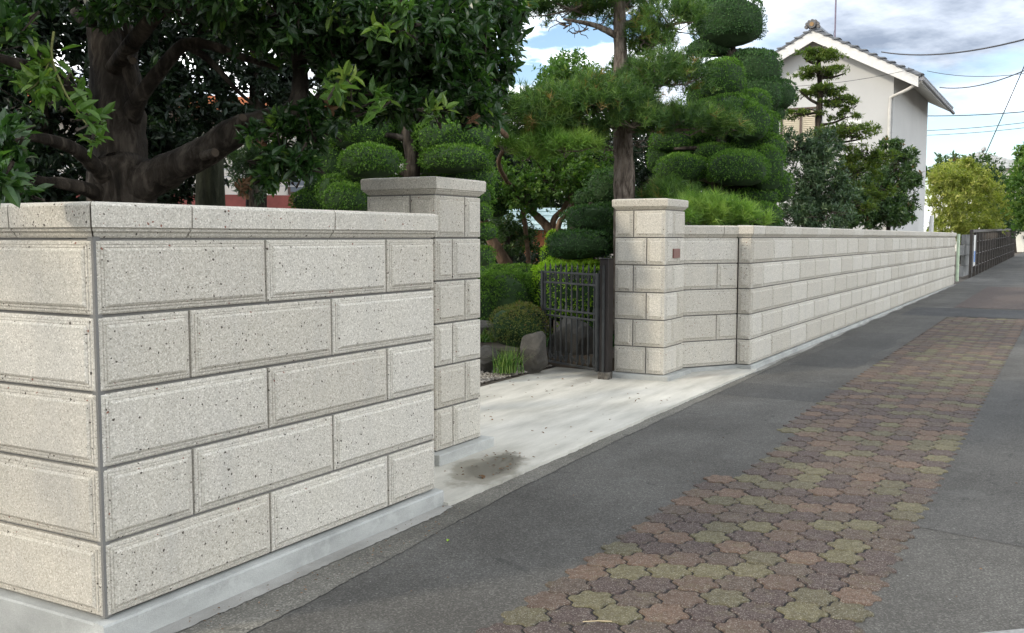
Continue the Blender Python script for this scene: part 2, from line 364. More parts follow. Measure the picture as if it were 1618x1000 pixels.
# interlocking wavy pavers: 8 columns along the street
PX, PY = .2000, .1640
def paver_outline(k=5, amp=.0125, gap=.006):
    # hexagon of the lattice: neighbours (+-PX,0) and (+-PX/2, +-PY)
    c = []
    nb = [(PX,0),(PX/2,PY),(-PX/2,PY),(-PX,0),(-PX/2,-PY),(PX/2,-PY)]
    for i in range(6):
        a = np.array(nb[i]); b = np.array(nb[(i+1)%6]); c.append((a+b)/3)
    pts = []
    for i in range(6):
        a, b = c[i-1], c[i]
        e = b-a; nrm = np.array([e[1], -e[0]])/np.linalg.norm(e)
        for j in range(k):
            tt = j/k; q = a+e*tt+nrm*amp*math.sin(2*math.pi*tt)
            pts.append(q)
    pts = np.array(pts); r = np.linalg.norm(pts, axis=1, keepdims=True)
    return pts*(1-gap/r)
OUT = paver_outline(); NO = len(OUT)
def paver_arrays():
    r = np.linalg.norm(OUT, axis=1, keepdims=True); inn = OUT*(1-.006/r)
    v = np.vstack([np.c_[OUT, np.full(NO, -.02)], np.c_[OUT, np.full(NO, -.005)], np.c_[inn, np.zeros(NO)]])
    q = np.array([(l*NO+i, l*NO+(i+1)%NO, (l+1)*NO+(i+1)%NO, (l+1)*NO+i) for l in range(2) for i in range(NO)])
    return v, q, np.arange(2*NO, 3*NO)[None, :]
pv, pq, pt = paver_arrays()
pave_me = mesh_np('paver', pv, [pq, pt]); pave_me.materials.append(PAVE_O)
JOINT = m_plain('paver_joint_sand', (.016,.014,.012), .95, .3, 60)
def left_cols(x): return 0 if (x < 3.75 or x > 5.4) else (1 if x > 4.6 or x < 3.95 else 1)
bed = sheet('pavement', lambda x: (-2.40, -1.26 if (x < 3.7 or x > 5.45) else -1.42), JOINT, list(np.arange(-1.0, 3.6, .8))+[3.69,3.71,4.4,5.0,5.44,5.46]+list(np.arange(6, 18.1, .8))+[17.8], .0025)
spots = []
for j in range(8):
    y = -1.247-PY*j; x = -.95+(PX/2)*(j % 2)
    while x < 17.8:
        if j >= left_cols(x): spots.append((x, y, j))
        x += PX
vis = [s_ for s_ in spots if s_[0] > .62+ (-1.15-s_[1])*.42]
vis.sort(key=lambda s_: (s_[0]-CAM[0])**2+(s_[1]-CAM[1])**2)
near, far = vis[:300], vis[300:]
rg = random.Random(3)
for x, y, j in near:
    o = obj('paver', pave_me, None, bed, (x+rg.uniform(-.0015,.0015), y+rg.uniform(-.0015,.0015), zr(x)+.0085+rg.uniform(-.002,.002)))
    o.rotation_euler = (rg.uniform(-.012,.012), rg.uniform(-.012,.012)-.0052, rg.uniform(-.012,.012))
FV, FQ, FT, FR = [], [], [], []
for i, (x, y, j) in enumerate(far):
    FV.append(pv+np.array([x, y, zr(x)+.0085+rg.uniform(-.002,.002)])); FQ.append(pq+i*3*NO); FT.append(pt+i*3*NO); FR.append(rg.random())
o = obj('paver_field', mesh_np('paver_field', np.vstack(FV), [np.vstack(FQ), np.vstack(FT)], rnd=np.r_[np.repeat(FR, len(pq)), FR]), PAVE_A, bed); o['kind'] = 'stuff'
sheet('pavement_far', lambda x: (-2.5, -1.0), PAVE_A, [20.4, 23, 26, 30], .006)

# gutter strip, mortar strip and driveway slab
XW = list(np.arange(-3, 38.5, .5))
_jr = np.random.default_rng(4).uniform(-1,1,4000)
def jit(x): return float(_jr[int(round(x*33)) % 4000])
def gut(x):
    outer = np.interp(x, [-3, .8, 1.9, 2.7, 4.3, 8, 12, 30], [-.42,-.36,-.29,-.235,-.20,-.165,-.12,-.075]) + .004*math.sin(x*7.3)+.006*jit(x)
    inner = np.interp(x, [-3, 2.1, 2.4, 8.5, 9, 30], [-.13,-.115,-.075,-.075,-.07,-.045]) + .003*math.sin(x*5.1+1)+.006*jit(x+9)
    return outer, inner
sheet('gutter', gut, GUTTER, list(np.arange(-3, 12, .03)), .004)
sheet('mortar_strip', lambda x: (gut(x)[1]-.01, -.02), STRIP, list(np.arange(-3, 2.3, .03)), .008)
sheet('mortar_strip.001', lambda x: (min(-.06, gut(x)[1]-.02-.02*math.sin(x*3)), -.02), STRIP, list(np.arange(8.5, 31, .06)), .007)

def m_drive():
    t = NT('driveway_concrete', .8, .3)
    b = t.ramp(t.noise(1.5, 8, .62, t.mapped((.55,2.6,1))), [(.28, (.30,.287,.245)), (.72, (.60,.577,.51)), (.5, (.465,.447,.39))])
    b = t.mix(t.ramp(t.noise(5, 6, .7, t.mapped((.3,1.5,1), (4,2,0))), [(.5, 0), (.8, .45)]), b, (.64,.607,.52))  # pale warm streaks, low-sun patches painted into the concrete colour
    b = t.mix(t.ramp(t.noise(160, 3), [(.4, 0), (.75, .3)]), b, (.28,.275,.25))
    # wet, mossy stain by the pillar foot and a thin dirty line under the gate
    def blob(cx, cy, rx, ry, ang, lo, hi):
        mp = t.n('ShaderNodeMapping', vector_type='TEXTURE'); mp.inputs['Location'].default_value = (cx, cy, 0)
        mp.inputs['Rotation'].default_value = (0, 0, ang); mp.inputs['Scale'].default_value = (rx, ry, 100); t.l(t.pos(), mp.inputs[0])
        ln = t.n('ShaderNodeVectorMath', operation='LENGTH'); t.l(mp.outputs[0], ln.inputs[0])
        d = t.math('ADD', ln.outputs['Value'], t.math('MULTIPLY', t.math('SUBTRACT', t.noise(5, 6, .65), .5), 1.3))
        return t.ramp(d, [(lo, 1), (hi, 0)])
    b = t.mix(t.ramp(t.noise(2.4, 7, .7, t.mapped((.5,1.6,1), (7,1,0))), [(.52, 0), (.72, .5)]), b, (.30,.285,.235))
    w = blob(3.12, .15, .50, .27, .25, .75, 1.0)
    b = t.mix(t.math('MULTIPLY', w, .85), b, (.20,.185,.145))
    w2 = blob(3.22, .15, .40, .17, .2, .55, 1.0)
    b = t.mix(t.math('MULTIPLY', w2, .9), b, (.055,.047,.030))
    b = t.mix(t.math('MULTIPLY', blob(7.1, 1.3, .7, .12, .1, .5, 1.1), .6), b, (.20,.19,.16))
    b = t.mix(t.math('MULTIPLY', blob(7.9, .25, .5, .1, -.3, .4, 1.1), .4), b, (.30,.24,.18))
    t.col(b)
    rr = t.mix(w2, .8, .35); t.l(rr, t.p.inputs['Roughness'])
    t.bump(t.noise(90, 4), .2, .003); return t.m
dv = []; xs_ = list(np.arange(2.28, 8.71, .04)); yb = lambda x: 2.02+.03*math.sin(x*4)
mb = MB()
top = [(x, -.080+.004*math.sin(x*6)+.006*jit(x*3)) for x in xs_]
poly = top+[(8.7,.62),(8.0,.62),(7.7,1.2),(7.75,2.0)]+[(x, yb(x)) for x in np.arange(7.6, 2.4, -.4)]+[(2.28,2.0)]
mb.prism(poly, 2, -.16, -.045)
mb.v = [(x, y, z if z < -.1 else -.080+.0055*(x-2.28)) for x, y, z in mb.v]
dr = mb.build('driveway', m_drive()); tag(dr, kind='structure')

# ------------------------------------------------------------------ stonework
CS = .28812          # course height
GAP = .0125
RINGS = [(.0, .0), (.006, .0045), (.014, .0055), (.0152, .0030), (.0172, .0085), (.025, .0095), (.0262, .0070), (.0285, .0120), (.038, .0180)]
_cache = {}
def stone_mesh(w, d, h, sides):
    key = (round(w,4), round(d,4), round(h,4), sides)
    if key in _cache: return _cache[key]
    mb = MB()
    c = [(0,0,0),(w,0,0),(w,d,0),(0,d,0),(0,0,h),(w,0,h),(w,d,h),(0,d,h)]
    quad = {'f':(0,1,5,4),'r':(1,2,6,5),'b':(2,3,7,6),'l':(3,0,4,7)}
    nrm = {'f':(0,-1,0),'r':(1,0,0),'b':(0,1,0),'l':(-1,0,0)}
    fs = [(0,3,2,1),(4,5,6,7)]+[quad[k] for k in 'frbl' if k not in sides]
    mb.add(c, fs)
    for k in sides:
        q = [Vector(c[i]) for i in quad[k]]; nn = Vector(nrm[k])
        ex = (q[1]-q[0]).normalized(); ez = Vector((0,0,1)); W = (q[1]-q[0]).length
        vs = []
        for ins, pr in RINGS:
            vs += [q[0]+ex*ins+ez*ins+nn*pr, q[1]-ex*ins+ez*ins+nn*pr, q[2]-ex*ins-ez*ins+nn*pr, q[3]+ex*ins-ez*ins+nn*pr]
        m_ = len(RINGS)
        f2 = [(4*i+j, 4*i+(j+1)%4, 4*i+4+(j+1)%4, 4*i+4+j) for i in range(m_-1) for j in range(4)]+[tuple(4*(m_-1)+j for j in range(4))]
        mb.add(vs, f2)
    me = mb.mesh('block'); me.materials.append(STONE); _cache[key] = me; return me
def run_blocks(parent, origin, ang, length, segs_by_row, sides='f', depth=.055, rows=5, cor0=0, cor1=0):
    """courses of facing stones; local x runs along the wall, the face looks to local -y"""
    for k in range(rows):
        x = 0
        segs = list(segs_by_row(k))
        for w in segs:
            if x+w > length+.001: w = length-x
            if w < .06: break
            c0 = cor0 if x == 0 else 0; c1 = cor1 if abs(x+w-length) < .002 else 0
            o = obj('block', stone_mesh(w-GAP-c0-c1, depth, CS-GAP, sides), None, parent)
            p = Vector(origin)+Matrix.Rotation(ang, 3, 'Z')@Vector((x+GAP/2+c0, 0, (rows-1-k)*CS+GAP/2))
            o.location = p; o.rotation_euler = (0, 0, ang); x += w
COPE = [(.004,1.4450),(-.003,1.4530),(-.008,1.4625),(-.019,1.4700),(-.021,1.4765),(-.0165,1.4780),(-.0165,1.4815),(-.030,1.4840),(-.0325,1.5640),(-.0275,1.5720),(.0,1.5790),(.075,1.5820),(.15,1.5790),(.1775,1.572),(.18,1.484),(.16,1.475),(.15,1.445)]
def coping(parent, origin, ang, x0, x1, m0=0, m1=0, dz=0):
    vs = []; n = len(COPE)
    for e, (xx, m, sg) in enumerate(((x0, m0, 1), (x1, m1, -1))):
        for y, z in COPE: vs.append((xx+m*y+sg*.004, y, z+dz))
    fs = [tuple(range(n))[::-1], tuple(range(n, 2*n))]+[(i, (i+1)%n, n+(i+1)%n, n+i) for i in range(n)]
    o = MB().add(vs, fs).build('coping_stone', STONE, parent); o.location = origin; o.rotation_euler = (0,0,ang); return o
L_ = .9
full = lambda k: [L_]*60
alt = lambda k: ([L_]*60 if k % 2 == 0 else [L_/2]+[L_]*60)
TH = .15
# --- wall beside the street corner
w1 = empty('stone_wall'); tag(w1, 'short pale speckled stone block wall turning a corner under the big broadleaf tree', 'stone wall')
run_blocks(w1, (0,0,0), 0, 2.25, alt, cor0=.004)
RL = 3.6
def ret_rows(k):
    # local x starts at the far end of the return wall
    return [L_]*4 if k % 2 == 0 else [L_/2]+[L_]*2+[.63,.72]
run_blocks(w1, (0,RL,0), -math.pi/2, RL, ret_rows, cor1=.004)
DL0, DL1 = Vector((2.255,.16,0)), Vector((3.03,.60,0))
dang = math.atan2((DL1-DL0).y, (DL1-DL0).x); dlen = (DL1-DL0).length
dsg = lambda k: ([dlen] if k % 2 == 0 else [dlen*.66, dlen*.34])
run_blocks(w1, DL0, dang, dlen, dsg)
run_blocks(w1, (2.25,.0,0), math.pi/2, TH, lambda k: [TH])
mb = MB(); mb.box(.012, 2.238, .012, TH, 0, 1.446); mb.box(.014, TH, TH, RL, 0, 1.445); mb.box(.03, 2.22, .02, TH-.01, 1.44, 1.574); mb.box(.012, TH-.02, .14, RL, 1.44, 1.573)
mb.box(-.001, .03, -.001, .03, .002, 1.449); mb.build('mortar', MORTAR, w1)
mb = MB().box(.012, dlen-.01, .012, .12, 0, 1.448); o = mb.build('mortar', MORTAR, w1); o.location = DL0; o.rotation_euler = (0,0,dang)
cx_ = [0, L_/2, L_*1.5, 2.252]
for a, b in zip(cx_, cx_[1:]): coping(w1, (0,0,0), 0, a, b, 1 if a == 0 else 0, 0)
coping(w1, (0,RL,0), -math.pi/2, RL-.45, RL, 0, -1)
for i in range(3): coping(w1, (0,RL,0), -math.pi/2, RL-.45-.9*(i+1), RL-.45-.9*i)
coping(w1, DL0, dang, .03, dlen, 0, 0, -.004)
mb = MB(); mb.prism([(-.040,-.25),(-.036,-.02),(-.030,-.012),(.02,-.006),(.02,-.25)], 0, -.036, 2.285)
mb.prism([(-.036,-.25),(-.034,-.02),(-.028,-.012),(.02,-.006),(.02,-.25)], 1, .02, RL)
mb.build('plinth', PLINTH, w1)
mb = MB().box(.02, dlen, -.035, .1, -.2, -.006); o = mb.build('plinth', PLINTH, w1); o.location = DL0; o.rotation_euler = (0,0,dang)
# --- long wall beyond the gate
w2 = empty('stone_wall'); tag(w2, 'long low pale stone block wall running along the paved street to the slatted fence', 'stone wall')
XR, XE = 8.65, 30.81
run_blocks(w2, (XR,0,0), 0, XE-XR, alt)
run_blocks(w2, (XR,TH,0), -math.pi/2, TH, lambda k: [TH])
DR0, DR1 = Vector((7.97,.60,0)), Vector((8.655,.155,0))
rang = math.atan2((DR1-DR0).y, (DR1-DR0).x); rlen = (DR1-DR0).length
rsg = lambda k: ([rlen] if k % 2 == 0 else [rlen*.64, rlen*.36])
run_blocks(w2, DR0, rang, rlen, rsg)
mb = MB(); mb.box(XR+.012, XE-.01, .012, TH, 0, 1.446); mb.box(XR+.03, XE-.02, .02, TH-.01, 1.44, 1.574); mb.build('mortar', MORTAR, w2)
mb = MB().box(.01, rlen-.01, .012, .12, 0, 1.448); o = mb.build('mortar', MORTAR, w2); o.location = DR0; o.rotation_euler = (0,0,rang)
xs_ = [XR, XR+.45]
while xs_[-1]+.9 < XE: xs_.append(xs_[-1]+.9)
xs_.append(XE+.02)
for a, b in zip(xs_, xs_[1:]): coping(w2, (0,0,0), 0, a, b, 1 if a == XR else 0, 0) if a != XR else coping(w2, (XR,0,0), 0, 0, b-a, 1, 0)
coping(w2, (XR,TH,0), -math.pi/2, -.02, TH, 0, -1)
coping(w2, DR0, rang, -.02, rlen*.72, 0, 0, -.004); coping(w2, DR0, rang, rlen*.72, rlen-.02, 0, 0, -.004)
mb = MB(); pf = []
xx = list(np.arange(XR-.036, XE+.05, 1.0))
for a, b in zip(xx, xx[1:]+[XE+.02]):
    mb.prism([(-.035,-.3),(-.032,-.012),(-.024,-.006),(.02,-.004),(.02,-.3)], 0, a, b)
mb.prism([(XR-.034,-.25),(XR-.032,-.012),(XR-.024,-.005),(XR+.02,-.003),(XR+.02,-.25)], 1, .0205, .17)
mb.build('plinth', PLINTH, w2)
mb = MB().box(0, rlen, -.035, .1, -.2, -.0055); o = mb.build('plinth', PLINTH, w2); o.location = DR0; o.rotation_euler = (0,0,rang)

def pillar(label, x0, first, name='gate_pillar'):
    W, D, t = .57, .56, .205; y0 = .54
    e = empty(name); tag(e, label, 'gate pillar')
    def st(xa, xb, ya, yb, z, sides):
        g = GAP/2
        xa_, xb_, ya_, yb_ = xa, xb, ya, yb
        if 'l' not in sides: xa_ += g
        if 'r' not in sides: xb_ -= g
        if 'f' not in sides: ya_ += g
        if 'b' not in sides: yb_ -= g
        o = obj('block', stone_mesh(xb_-xa_, yb_-ya_, CS-GAP, sides), None, e); o.location = (x0+xa_, y0+ya_, z+g)
    for k in range(6):
        z = (5-k)*CS; A = (k % 2 == 0) == (first == 'A')
        if A: rr = [(0,W-t,0,t,'fl'),(W-t,W,0,D-t,'fr'),(t,W,D-t,D,'rb'),(0,t,t,D,'bl')]
        else: rr = [(t,W,0,t,'fr'),(0,t,0,D-t,'fl'),(0,W-t,D-t,D,'bl'),(W-t,W,t,D,'rb')]
        for xa,xb,ya,yb,s_ in rr: st(xa,xb,ya,yb,z,s_)
    MB().box(x0+.012, x0+W-.012, y0+.012, y0+D-.012, -.002, 6*CS+.01).build('mortar', MORTAR, e)
    H = 6*CS; prof = [(.006,H+.004),(-.002,H+.010),(-.012,H+.022),(-.022,H+.029),(-.024,H+.034),(-.020,H+.036),(-.031,H+.040),(-.033,H+.104),(-.027,H+.114),(.02,H+.121)]
    vs = []; 
    for o_, z in prof: vs += [(x0+o_, y0+o_, z), (x0+W-o_, y0+o_, z), (x0+W-o_, y0+D-o_, z), (x0+o_, y0+D-o_, z)]
    m_ = len(prof); fs = [(4*i+j, 4*i+(j+1)%4, 4*i+4+(j+1)%4, 4*i+4+j) for i in range(m_-1) for j in range(4)]+[(0,3,2,1), tuple(4*(m_-1)+j for j in range(4))]
    MB().add(vs, fs).build('pillar_cap', STONE, e)
    MB().cbox(x0-.075, x0+W+.075, y0-.075, y0+D+.05, -.2, -.002, .006).build('plinth', PLINTH, e)
    return e
p1 = pillar('pale stone gate pillar with shaded side, behind the end of the corner wall', 3.075, 'A')
p2 = pillar('pale stone gate pillar with a small red plaque beside the iron gate', 7.36, 'B')
MB().cbox(7.53, 7.72, .505, .524, 1.225, 1.325, .004).build('plaque', PLAQ, p2)['label'] = 'small square reddish plaque'

# ------------------------------------------------------------------ iron gate
def gate_leaf(label, a, b, z0, z1, lock=True):
    """iron leaf from hinge a to free end b (x, y)"""
    a = Vector((*a,0)); b = Vector((*b,0)); W = (b-a).length; ang = math.atan2((b-a).y, (b-a).x)
    e = empty('iron_gate', a, ang); tag(e, label, 'gate')
    t = .013
    def part(name, mb, mat=IRON): return mb.build(name, mat, e)
    for x in (0, W): part('stile', MB().cbox(x-.019, x+.019, -.019, .019, z0, z1-.10, .003))
    H = z1-z0
    rails = [z0+.02, z0+H*.475, z0+H*.535, z0+H*.80, z1-.115]
    for z in rails: part('rail', MB().cbox(.02, W-.02, -.009, .009, z-.011, z+.011, .002))
    n = 10
    for i in range(n):
        x = W*(i+.5)/n
        bar = part('bar', MB().box(x-.0075, x+.0075, -.0075, .0075, z0+.02, z1-.06))
        f = MB().add([(x-.014,-.006,z1-.06),(x+.014,-.006,z1-.06),(x+.014,.006,z1-.06),(x-.014,.006,z1-.06),(x,0,z1),(x,0,z1-.075)], [(0,1,4),(1,2,4),(2,3,4),(3,0,4),(1,0,5),(2,1,5),(3,2,5),(0,3,5)])
        f.build('spear_tip', IRON, e)
        if i % 1 == 0:
            zc = z0+H*.535
            MB().add([(x-.016,-.008,zc+.012),(x+.016,-.008,zc+.012),(x+.016,.008,zc+.012),(x-.016,.008,zc+.012),(x-.016,-.008,zc+.045),(x+.016,-.008,zc+.045),(x+.016,.008,zc+.045),(x-.016,.008,zc+.045),(x,0,zc+.075)],
                     [(0,1,5,4),(1,2,6,5),(2,3,7,6),(3,0,4,7),(4,5,8),(5,6,8),(6,7,8),(7,4,8)]).build('collar_finial', IRON, e)
    def scroll(cx, cz, r, s, up):
        pts = []
        for k in range(19):
            th = k/18*math.pi*2.6; rr = r*(1-.72*k/18)
            pts.append((cx+s*rr*math.cos(th), 0, cz+up*rr*math.sin(th)))
        MB().tube([(cx+s*r, 0, cz-up*r*1.6)]+pts, .0078, 5).build('scroll', IRON, e)
    for i in range(n):
        x = W*(i+.5)/n; s = 1 if i % 2 == 0 else -1
        scroll(x-s*.010, z1-.158, .036, s, 1); scroll(x-s*.010, z0+.088, .036, s, -1)
    if lock:
        part('lock_box', MB().cbox(.03, .075, -.028, -.012, z0+H*.47, z0+H*.54, .003))
        MB().tube([(.055,-.04,z0+H*.49),(.07,-.06,z0+H*.52),(.10,-.05,z0+H*.60),(.115,-.045,z0+H*.66)], [.008,.010,.010,.007], 6).build('handle', STEEL, e)
        part('drop_bolt', MB().box(W-.03, W-.016, -.03, -.016, z0-.06, z0+.3))
    return e
gate_leaf('black wrought iron gate leaf with spear tips and scrolls, swung open into the garden', (7.145,1.21), (7.62,2.11), .02, 1.165)
gate_leaf('plain edge of a second folded iron gate leaf tucked behind the brown post', (7.235,1.20), (8.14,1.63), .02, 1.155, False)
gp = empty('gate_post', (7.2,1.13,0)); tag(gp, 'dark brown square steel gate post against the pillar side', 'gate post')
MB().cbox(-.065,.065,-.05,.05,-.10,1.21,.004).build('post', POST, gp)
MB().cbox(-.07,.07,-.055,.055,1.21,1.225,.004).build('post_cap', POST, gp)
MB().box(-.085,-.068,-.012,.012,-.04,1.15).build('hinge_rail', IRON, gp)
MB().cbox(-.095,.02,-.07,.055,-.06,.02,.01).build('foot_plate', m_plain('dirty_foot', (.10,.09,.075), .9, .7, 25), gp)

# ------------------------------------------------------------------ foliage machinery
LEAF = (np.array([(0,0,0),(.28,.5,.09),(.66,.40,.08),(1,0,-.10),(.66,-.40,.08),(.28,-.5,.09),(.48,0,-.03)]),
        np.array([(0,6,1),(1,6,2),(2,6,3),(3,6,4),(4,6,5),(5,6,0)]))
DIAM = (np.array([(0,0,0),(.45,.5,.06),(1,0,-.04),(.45,-.5,.06)]), np.array([(0,2,1),(0,3,2)]))
NEED = (np.array([(0,.5,0),(0,-.5,0),(1,0,0)]), np.array([(0,1,2)]))
def unit(v): return v/np.maximum(np.linalg.norm(v, axis=-1, keepdims=True), 1e-9)
def leaves(tpl, pos, d, nrm, length, width, rnd):
    T, F = tpl; d = unit(d); side = unit(np.cross(nrm, d)); nn = np.cross(d, side)
    L = length[:,None,None]; W = width[:,None,None]
    V = pos[:,None,:] + d[:,None,:]*T[None,:,0:1]*L + side[:,None,:]*T[None,:,1:2]*W + nn[:,None,:]*T[None,:,2:3]*L
    n = len(pos); Fa = (F[None]+(np.arange(n)*len(T))[:,None,None]).reshape(-1, F.shape[1])
    return V.reshape(-1,3), Fa, np.repeat(rnd, len(F))
def merge(parts):
    V, F, R, o = [], [], [], 0
    for v, f, r in parts: V.append(v); F.append(f+o); R.append(r); o += len(v)
    return np.vstack(V), np.vstack(F), np.concatenate(R)
RNG = np.random.default_rng(11)
def rdir(n, r=None):
    r = r or RNG; return unit(r.normal(size=(n,3)))
def ico(sub, c, rad, noise, seed):
    b = bmesh.new(); bmesh.ops.create_icosphere(b, subdivisions=sub, radius=1)
    b.verts.index_update(); v = np.array([q.co[:] for q in b.verts]); f = np.array([[q.index for q in x.verts] for x in b.faces]); b.free()
    r = np.random.default_rng(seed); ph = r.uniform(0, 6, 6)
    k = 1+noise*(np.sin(v[:,0]*3+ph[0])*np.sin(v[:,1]*4+ph[1])+.7*np.sin(v[:,2]*5+ph[2])*np.sin(v[:,0]*6+ph[3]))
    return v*k[:,None]*np.asarray(rad)+np.asarray(c), f
_seed = [100]
def ns(): _seed[0] += 1; return _seed[0]
def put(name, parts, mat, parent, core=None, stuff=True, label=None):
    V, F, R = merge(parts); mi = np.zeros(len(F), int)
    if core is not None:
        F = np.vstack([F, core[1]+len(V)]); V = np.vstack([V, core[0]]); R = np.r_[R, np.zeros(len(core[1]))]; mi = np.r_[mi, np.ones(len(core[1]), int)]
    o = obj(name, mesh_np(name, V, [F], rnd=R, midx=mi), [mat, CORE], parent)
    if stuff: o['kind'] = 'stuff'
    return o
def clip_pad(parent, x, y, rx, ry, d, mat, leaf=.035, dens=1.0, name='foliage_pad', depthk=None, core=.90, hang=.0, lumps=.07):
    """one clipped cloud-pruned pad: leafy skin on a lumpy body; sizes given as seen, turned into metres"""
    rx *= 1.01; ry *= 1.0; c = P(x, y, d); a = rx*d/F_PX; b = ry*d/F_PX; s = ns(); r = np.random.default_rng(s)
    rad = np.array([a, (depthk or 1)*a, b]); 
    area = 4*math.pi*((a*a+2*a*b)/3)
    n = int(min(14000, dens*area/(leaf*leaf)*4.6))
    q = unit(r.normal(size=(n,3))); q[:,2] = np.where(q[:,2] < -.55, -q[:,2], q[:,2])
    ph = r.uniform(0, 6, 6)
    k = 1+lumps*(np.sin(q[:,0]*3+ph[0])*np.sin(q[:,1]*4+ph[1])+.7*np.sin(q[:,2]*5+ph[2])*np.sin(q[:,0]*6+ph[3]))+lumps*.6*np.sin(q[:,0]*11+ph[4])*np.sin(q[:,1]*12+q[:,2]*9+ph[5])
    se = np.sign(q[:,2])*np.abs(q[:,2])**.8                      # flatter, loaf-like section
    shape = np.c_[q[:,0:2], se]; 
    pos = c+shape*rad*(k*r.uniform(.93,1.0,n))[:,None]
    nr = unit(q/rad)
    dirn = unit(nr*.55+rdir(n, r)*.75+np.array([0,0,.30]))
    L = leaf*.82*r.uniform(.6,1.3,n)
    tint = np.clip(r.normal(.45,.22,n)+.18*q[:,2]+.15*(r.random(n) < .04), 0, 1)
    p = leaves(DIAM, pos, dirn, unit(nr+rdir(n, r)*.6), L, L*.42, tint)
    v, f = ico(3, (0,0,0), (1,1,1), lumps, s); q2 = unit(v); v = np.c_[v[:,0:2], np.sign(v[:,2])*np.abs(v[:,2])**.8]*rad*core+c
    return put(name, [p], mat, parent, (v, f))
def pine_pad(parent, x, y, rx, ry, d, mat, needle=.12, dens=1.0, thick=.0075, name='needle_pad', bare=True):
    ry *= .78; c = P(x, y, d); a = rx*d/F_PX; b = ry*d/F_PX; r = np.random.default_rng(ns())
    n = int(max(60, dens*a*a*3.14*950*(.10/needle)**1.2))
    nb = max(5, n//15); bi = r.integers(nb, size=n)
    ba = r.uniform(0, 2*math.pi, nb); br = np.sqrt(r.random(nb))
    bx = (np.cos(ba)*br)[bi]+r.normal(size=n)*.13; by = (np.sin(ba)*br)[bi]+r.normal(size=n)*.13
    an = np.arctan2(by, bx); rr = np.minimum(1.05, np.hypot(bx, by)); btint = r.normal(0, .20, nb)[bi]; bz = r.normal(0, .16, nb)[bi]
    lift = np.sqrt(np.maximum(0, 1-np.minimum(1, rr*rr)*.9))
    tpos = c+np.c_[np.cos(an)*rr*a, np.sin(an)*rr*a, (lift-.55)*b*r.uniform(.55,1.10,n)-b*.15+bz*b]
    tpos += r.normal(size=(n,3))*b*.16
    bl = r.uniform(0, 6, 6); tpos[:,2] += b*.35*np.sin(tpos[:,0]*7/max(a,.3)+bl[0])*np.sin(tpos[:,1]*7/max(a,.3)+bl[1])
    m = 15
    ax = unit(np.c_[np.cos(an)*rr*.6, np.sin(an)*rr*.6, np.ones(n)*.9]+r.normal(size=(n,3))*.25)
    pos = np.repeat(tpos, m, 0)+np.repeat(ax, m, 0)*r.uniform(-.03,.06,n*m)[:,None]
    d_ = unit(np.repeat(ax, m, 0)*.75+rdir(n*m, r)*.85)
    L = needle*r.uniform(.6,1.15,n*m); tint = np.clip(np.repeat(r.normal(.42,.13,n)+btint, m)+r.normal(0,.1,n*m)+np.repeat((r.random(n) < .012)*.6, m), 0, 1)
    p = leaves(NEED, pos, d_, rdir(n*m, r), L, np.full(n*m, thick*d/12), tint)
    o = put(name, [p], mat, parent)
    if bare:   # dark twigs under the pad
        mb = MB(); base = Vector(c)+Vector((0,0,-b*.5))
        for i in range(10):
            q = Vector(tpos[r.integers(n)]); mid = base.lerp(q, .5)+Vector(r.normal(size=3)*a*.10)
            mb.tube([base, mid, q], [.014, .009, .004], 4, False)
        mb.build('twig', BARKP, parent)['kind'] = 'stuff'
    return o
def crown(parent, clumps, mat, leaf=.08, wr=.40, per=9, tpl=LEAF, name='crown', up=.5, spread=.9, twig=None, tint0=.42, K=1.9, sub=.15):
    """clumps: (x, y, rx, ry, depth, depth half range in m, number of leaf rosettes)"""
    parts = []; r = np.random.default_rng(ns()); tw = MB()
    for x, y, rx, ry, d, dd, n in clumps:
        n = max(2, int(n*K))
        m = max(3, n//13); sc_ = unit(r.normal(size=(m,3)))*(r.random(m)**(1/3.2))[:,None]*.93
        q = sc_[r.integers(m, size=n)]+r.normal(size=(n,3))*sub
        c = P(x, y, d); A, B = rx*d/F_PX, ry*d/F_PX
        ctr = c + q[:,0:1]*A*_r + q[:,1:2]*dd*np.array([_f[0],_f[1],0]) + q[:,2:3]*B*np.array([0,0,1])
        ax = unit(unit(q+1e-6)*.6+rdir(n, r)*.7+np.array([0,0,.35]))
        pos = np.repeat(ctr, per, 0)+rdir(n*per, r)*leaf*.35
        axr = np.repeat(ax, per, 0)
        dirn = unit(axr*.5+rdir(n*per, r)*spread)
        L = leaf*r.uniform(.42,1.28,n*per)
        nrm = unit(np.array([0,0,1])*up+axr*.4+rdir(n*per, r)*.6)
        tint = np.clip(np.repeat(r.normal(tint0,.16,n)+.35*(r.random(n) < .06), per)+r.normal(0,.10,n*per), 0, 1)
        parts.append(leaves(tpl, pos, dirn, nrm, L, L*wr, tint))
        if twig:
            for i in range(0, n, twig):
                p0 = Vector(ctr[i]); p1 = Vector(c).lerp(p0, .45)+Vector(r.normal(size=3)*.06); tw.tube([Vector(c)*.3+p1*.7, p1, p0], [.010, .007, .003], 4, False)
    o = put(name, parts, mat, parent)
    if twig: tw.build('twig', BARK, parent)['kind'] = 'stuff'
    return o
def limb(parent, pts, rads, mat, name='limb', n=10, rough=.06, seg=5):
    """pts (x, y, depth) as seen -> tapering, slightly knotty limb"""
    w = np.array([np.r_[P(*p), r] for p, r in zip(pts, rads)]); return limb_w(parent, w, mat, name, n, rough, seg)
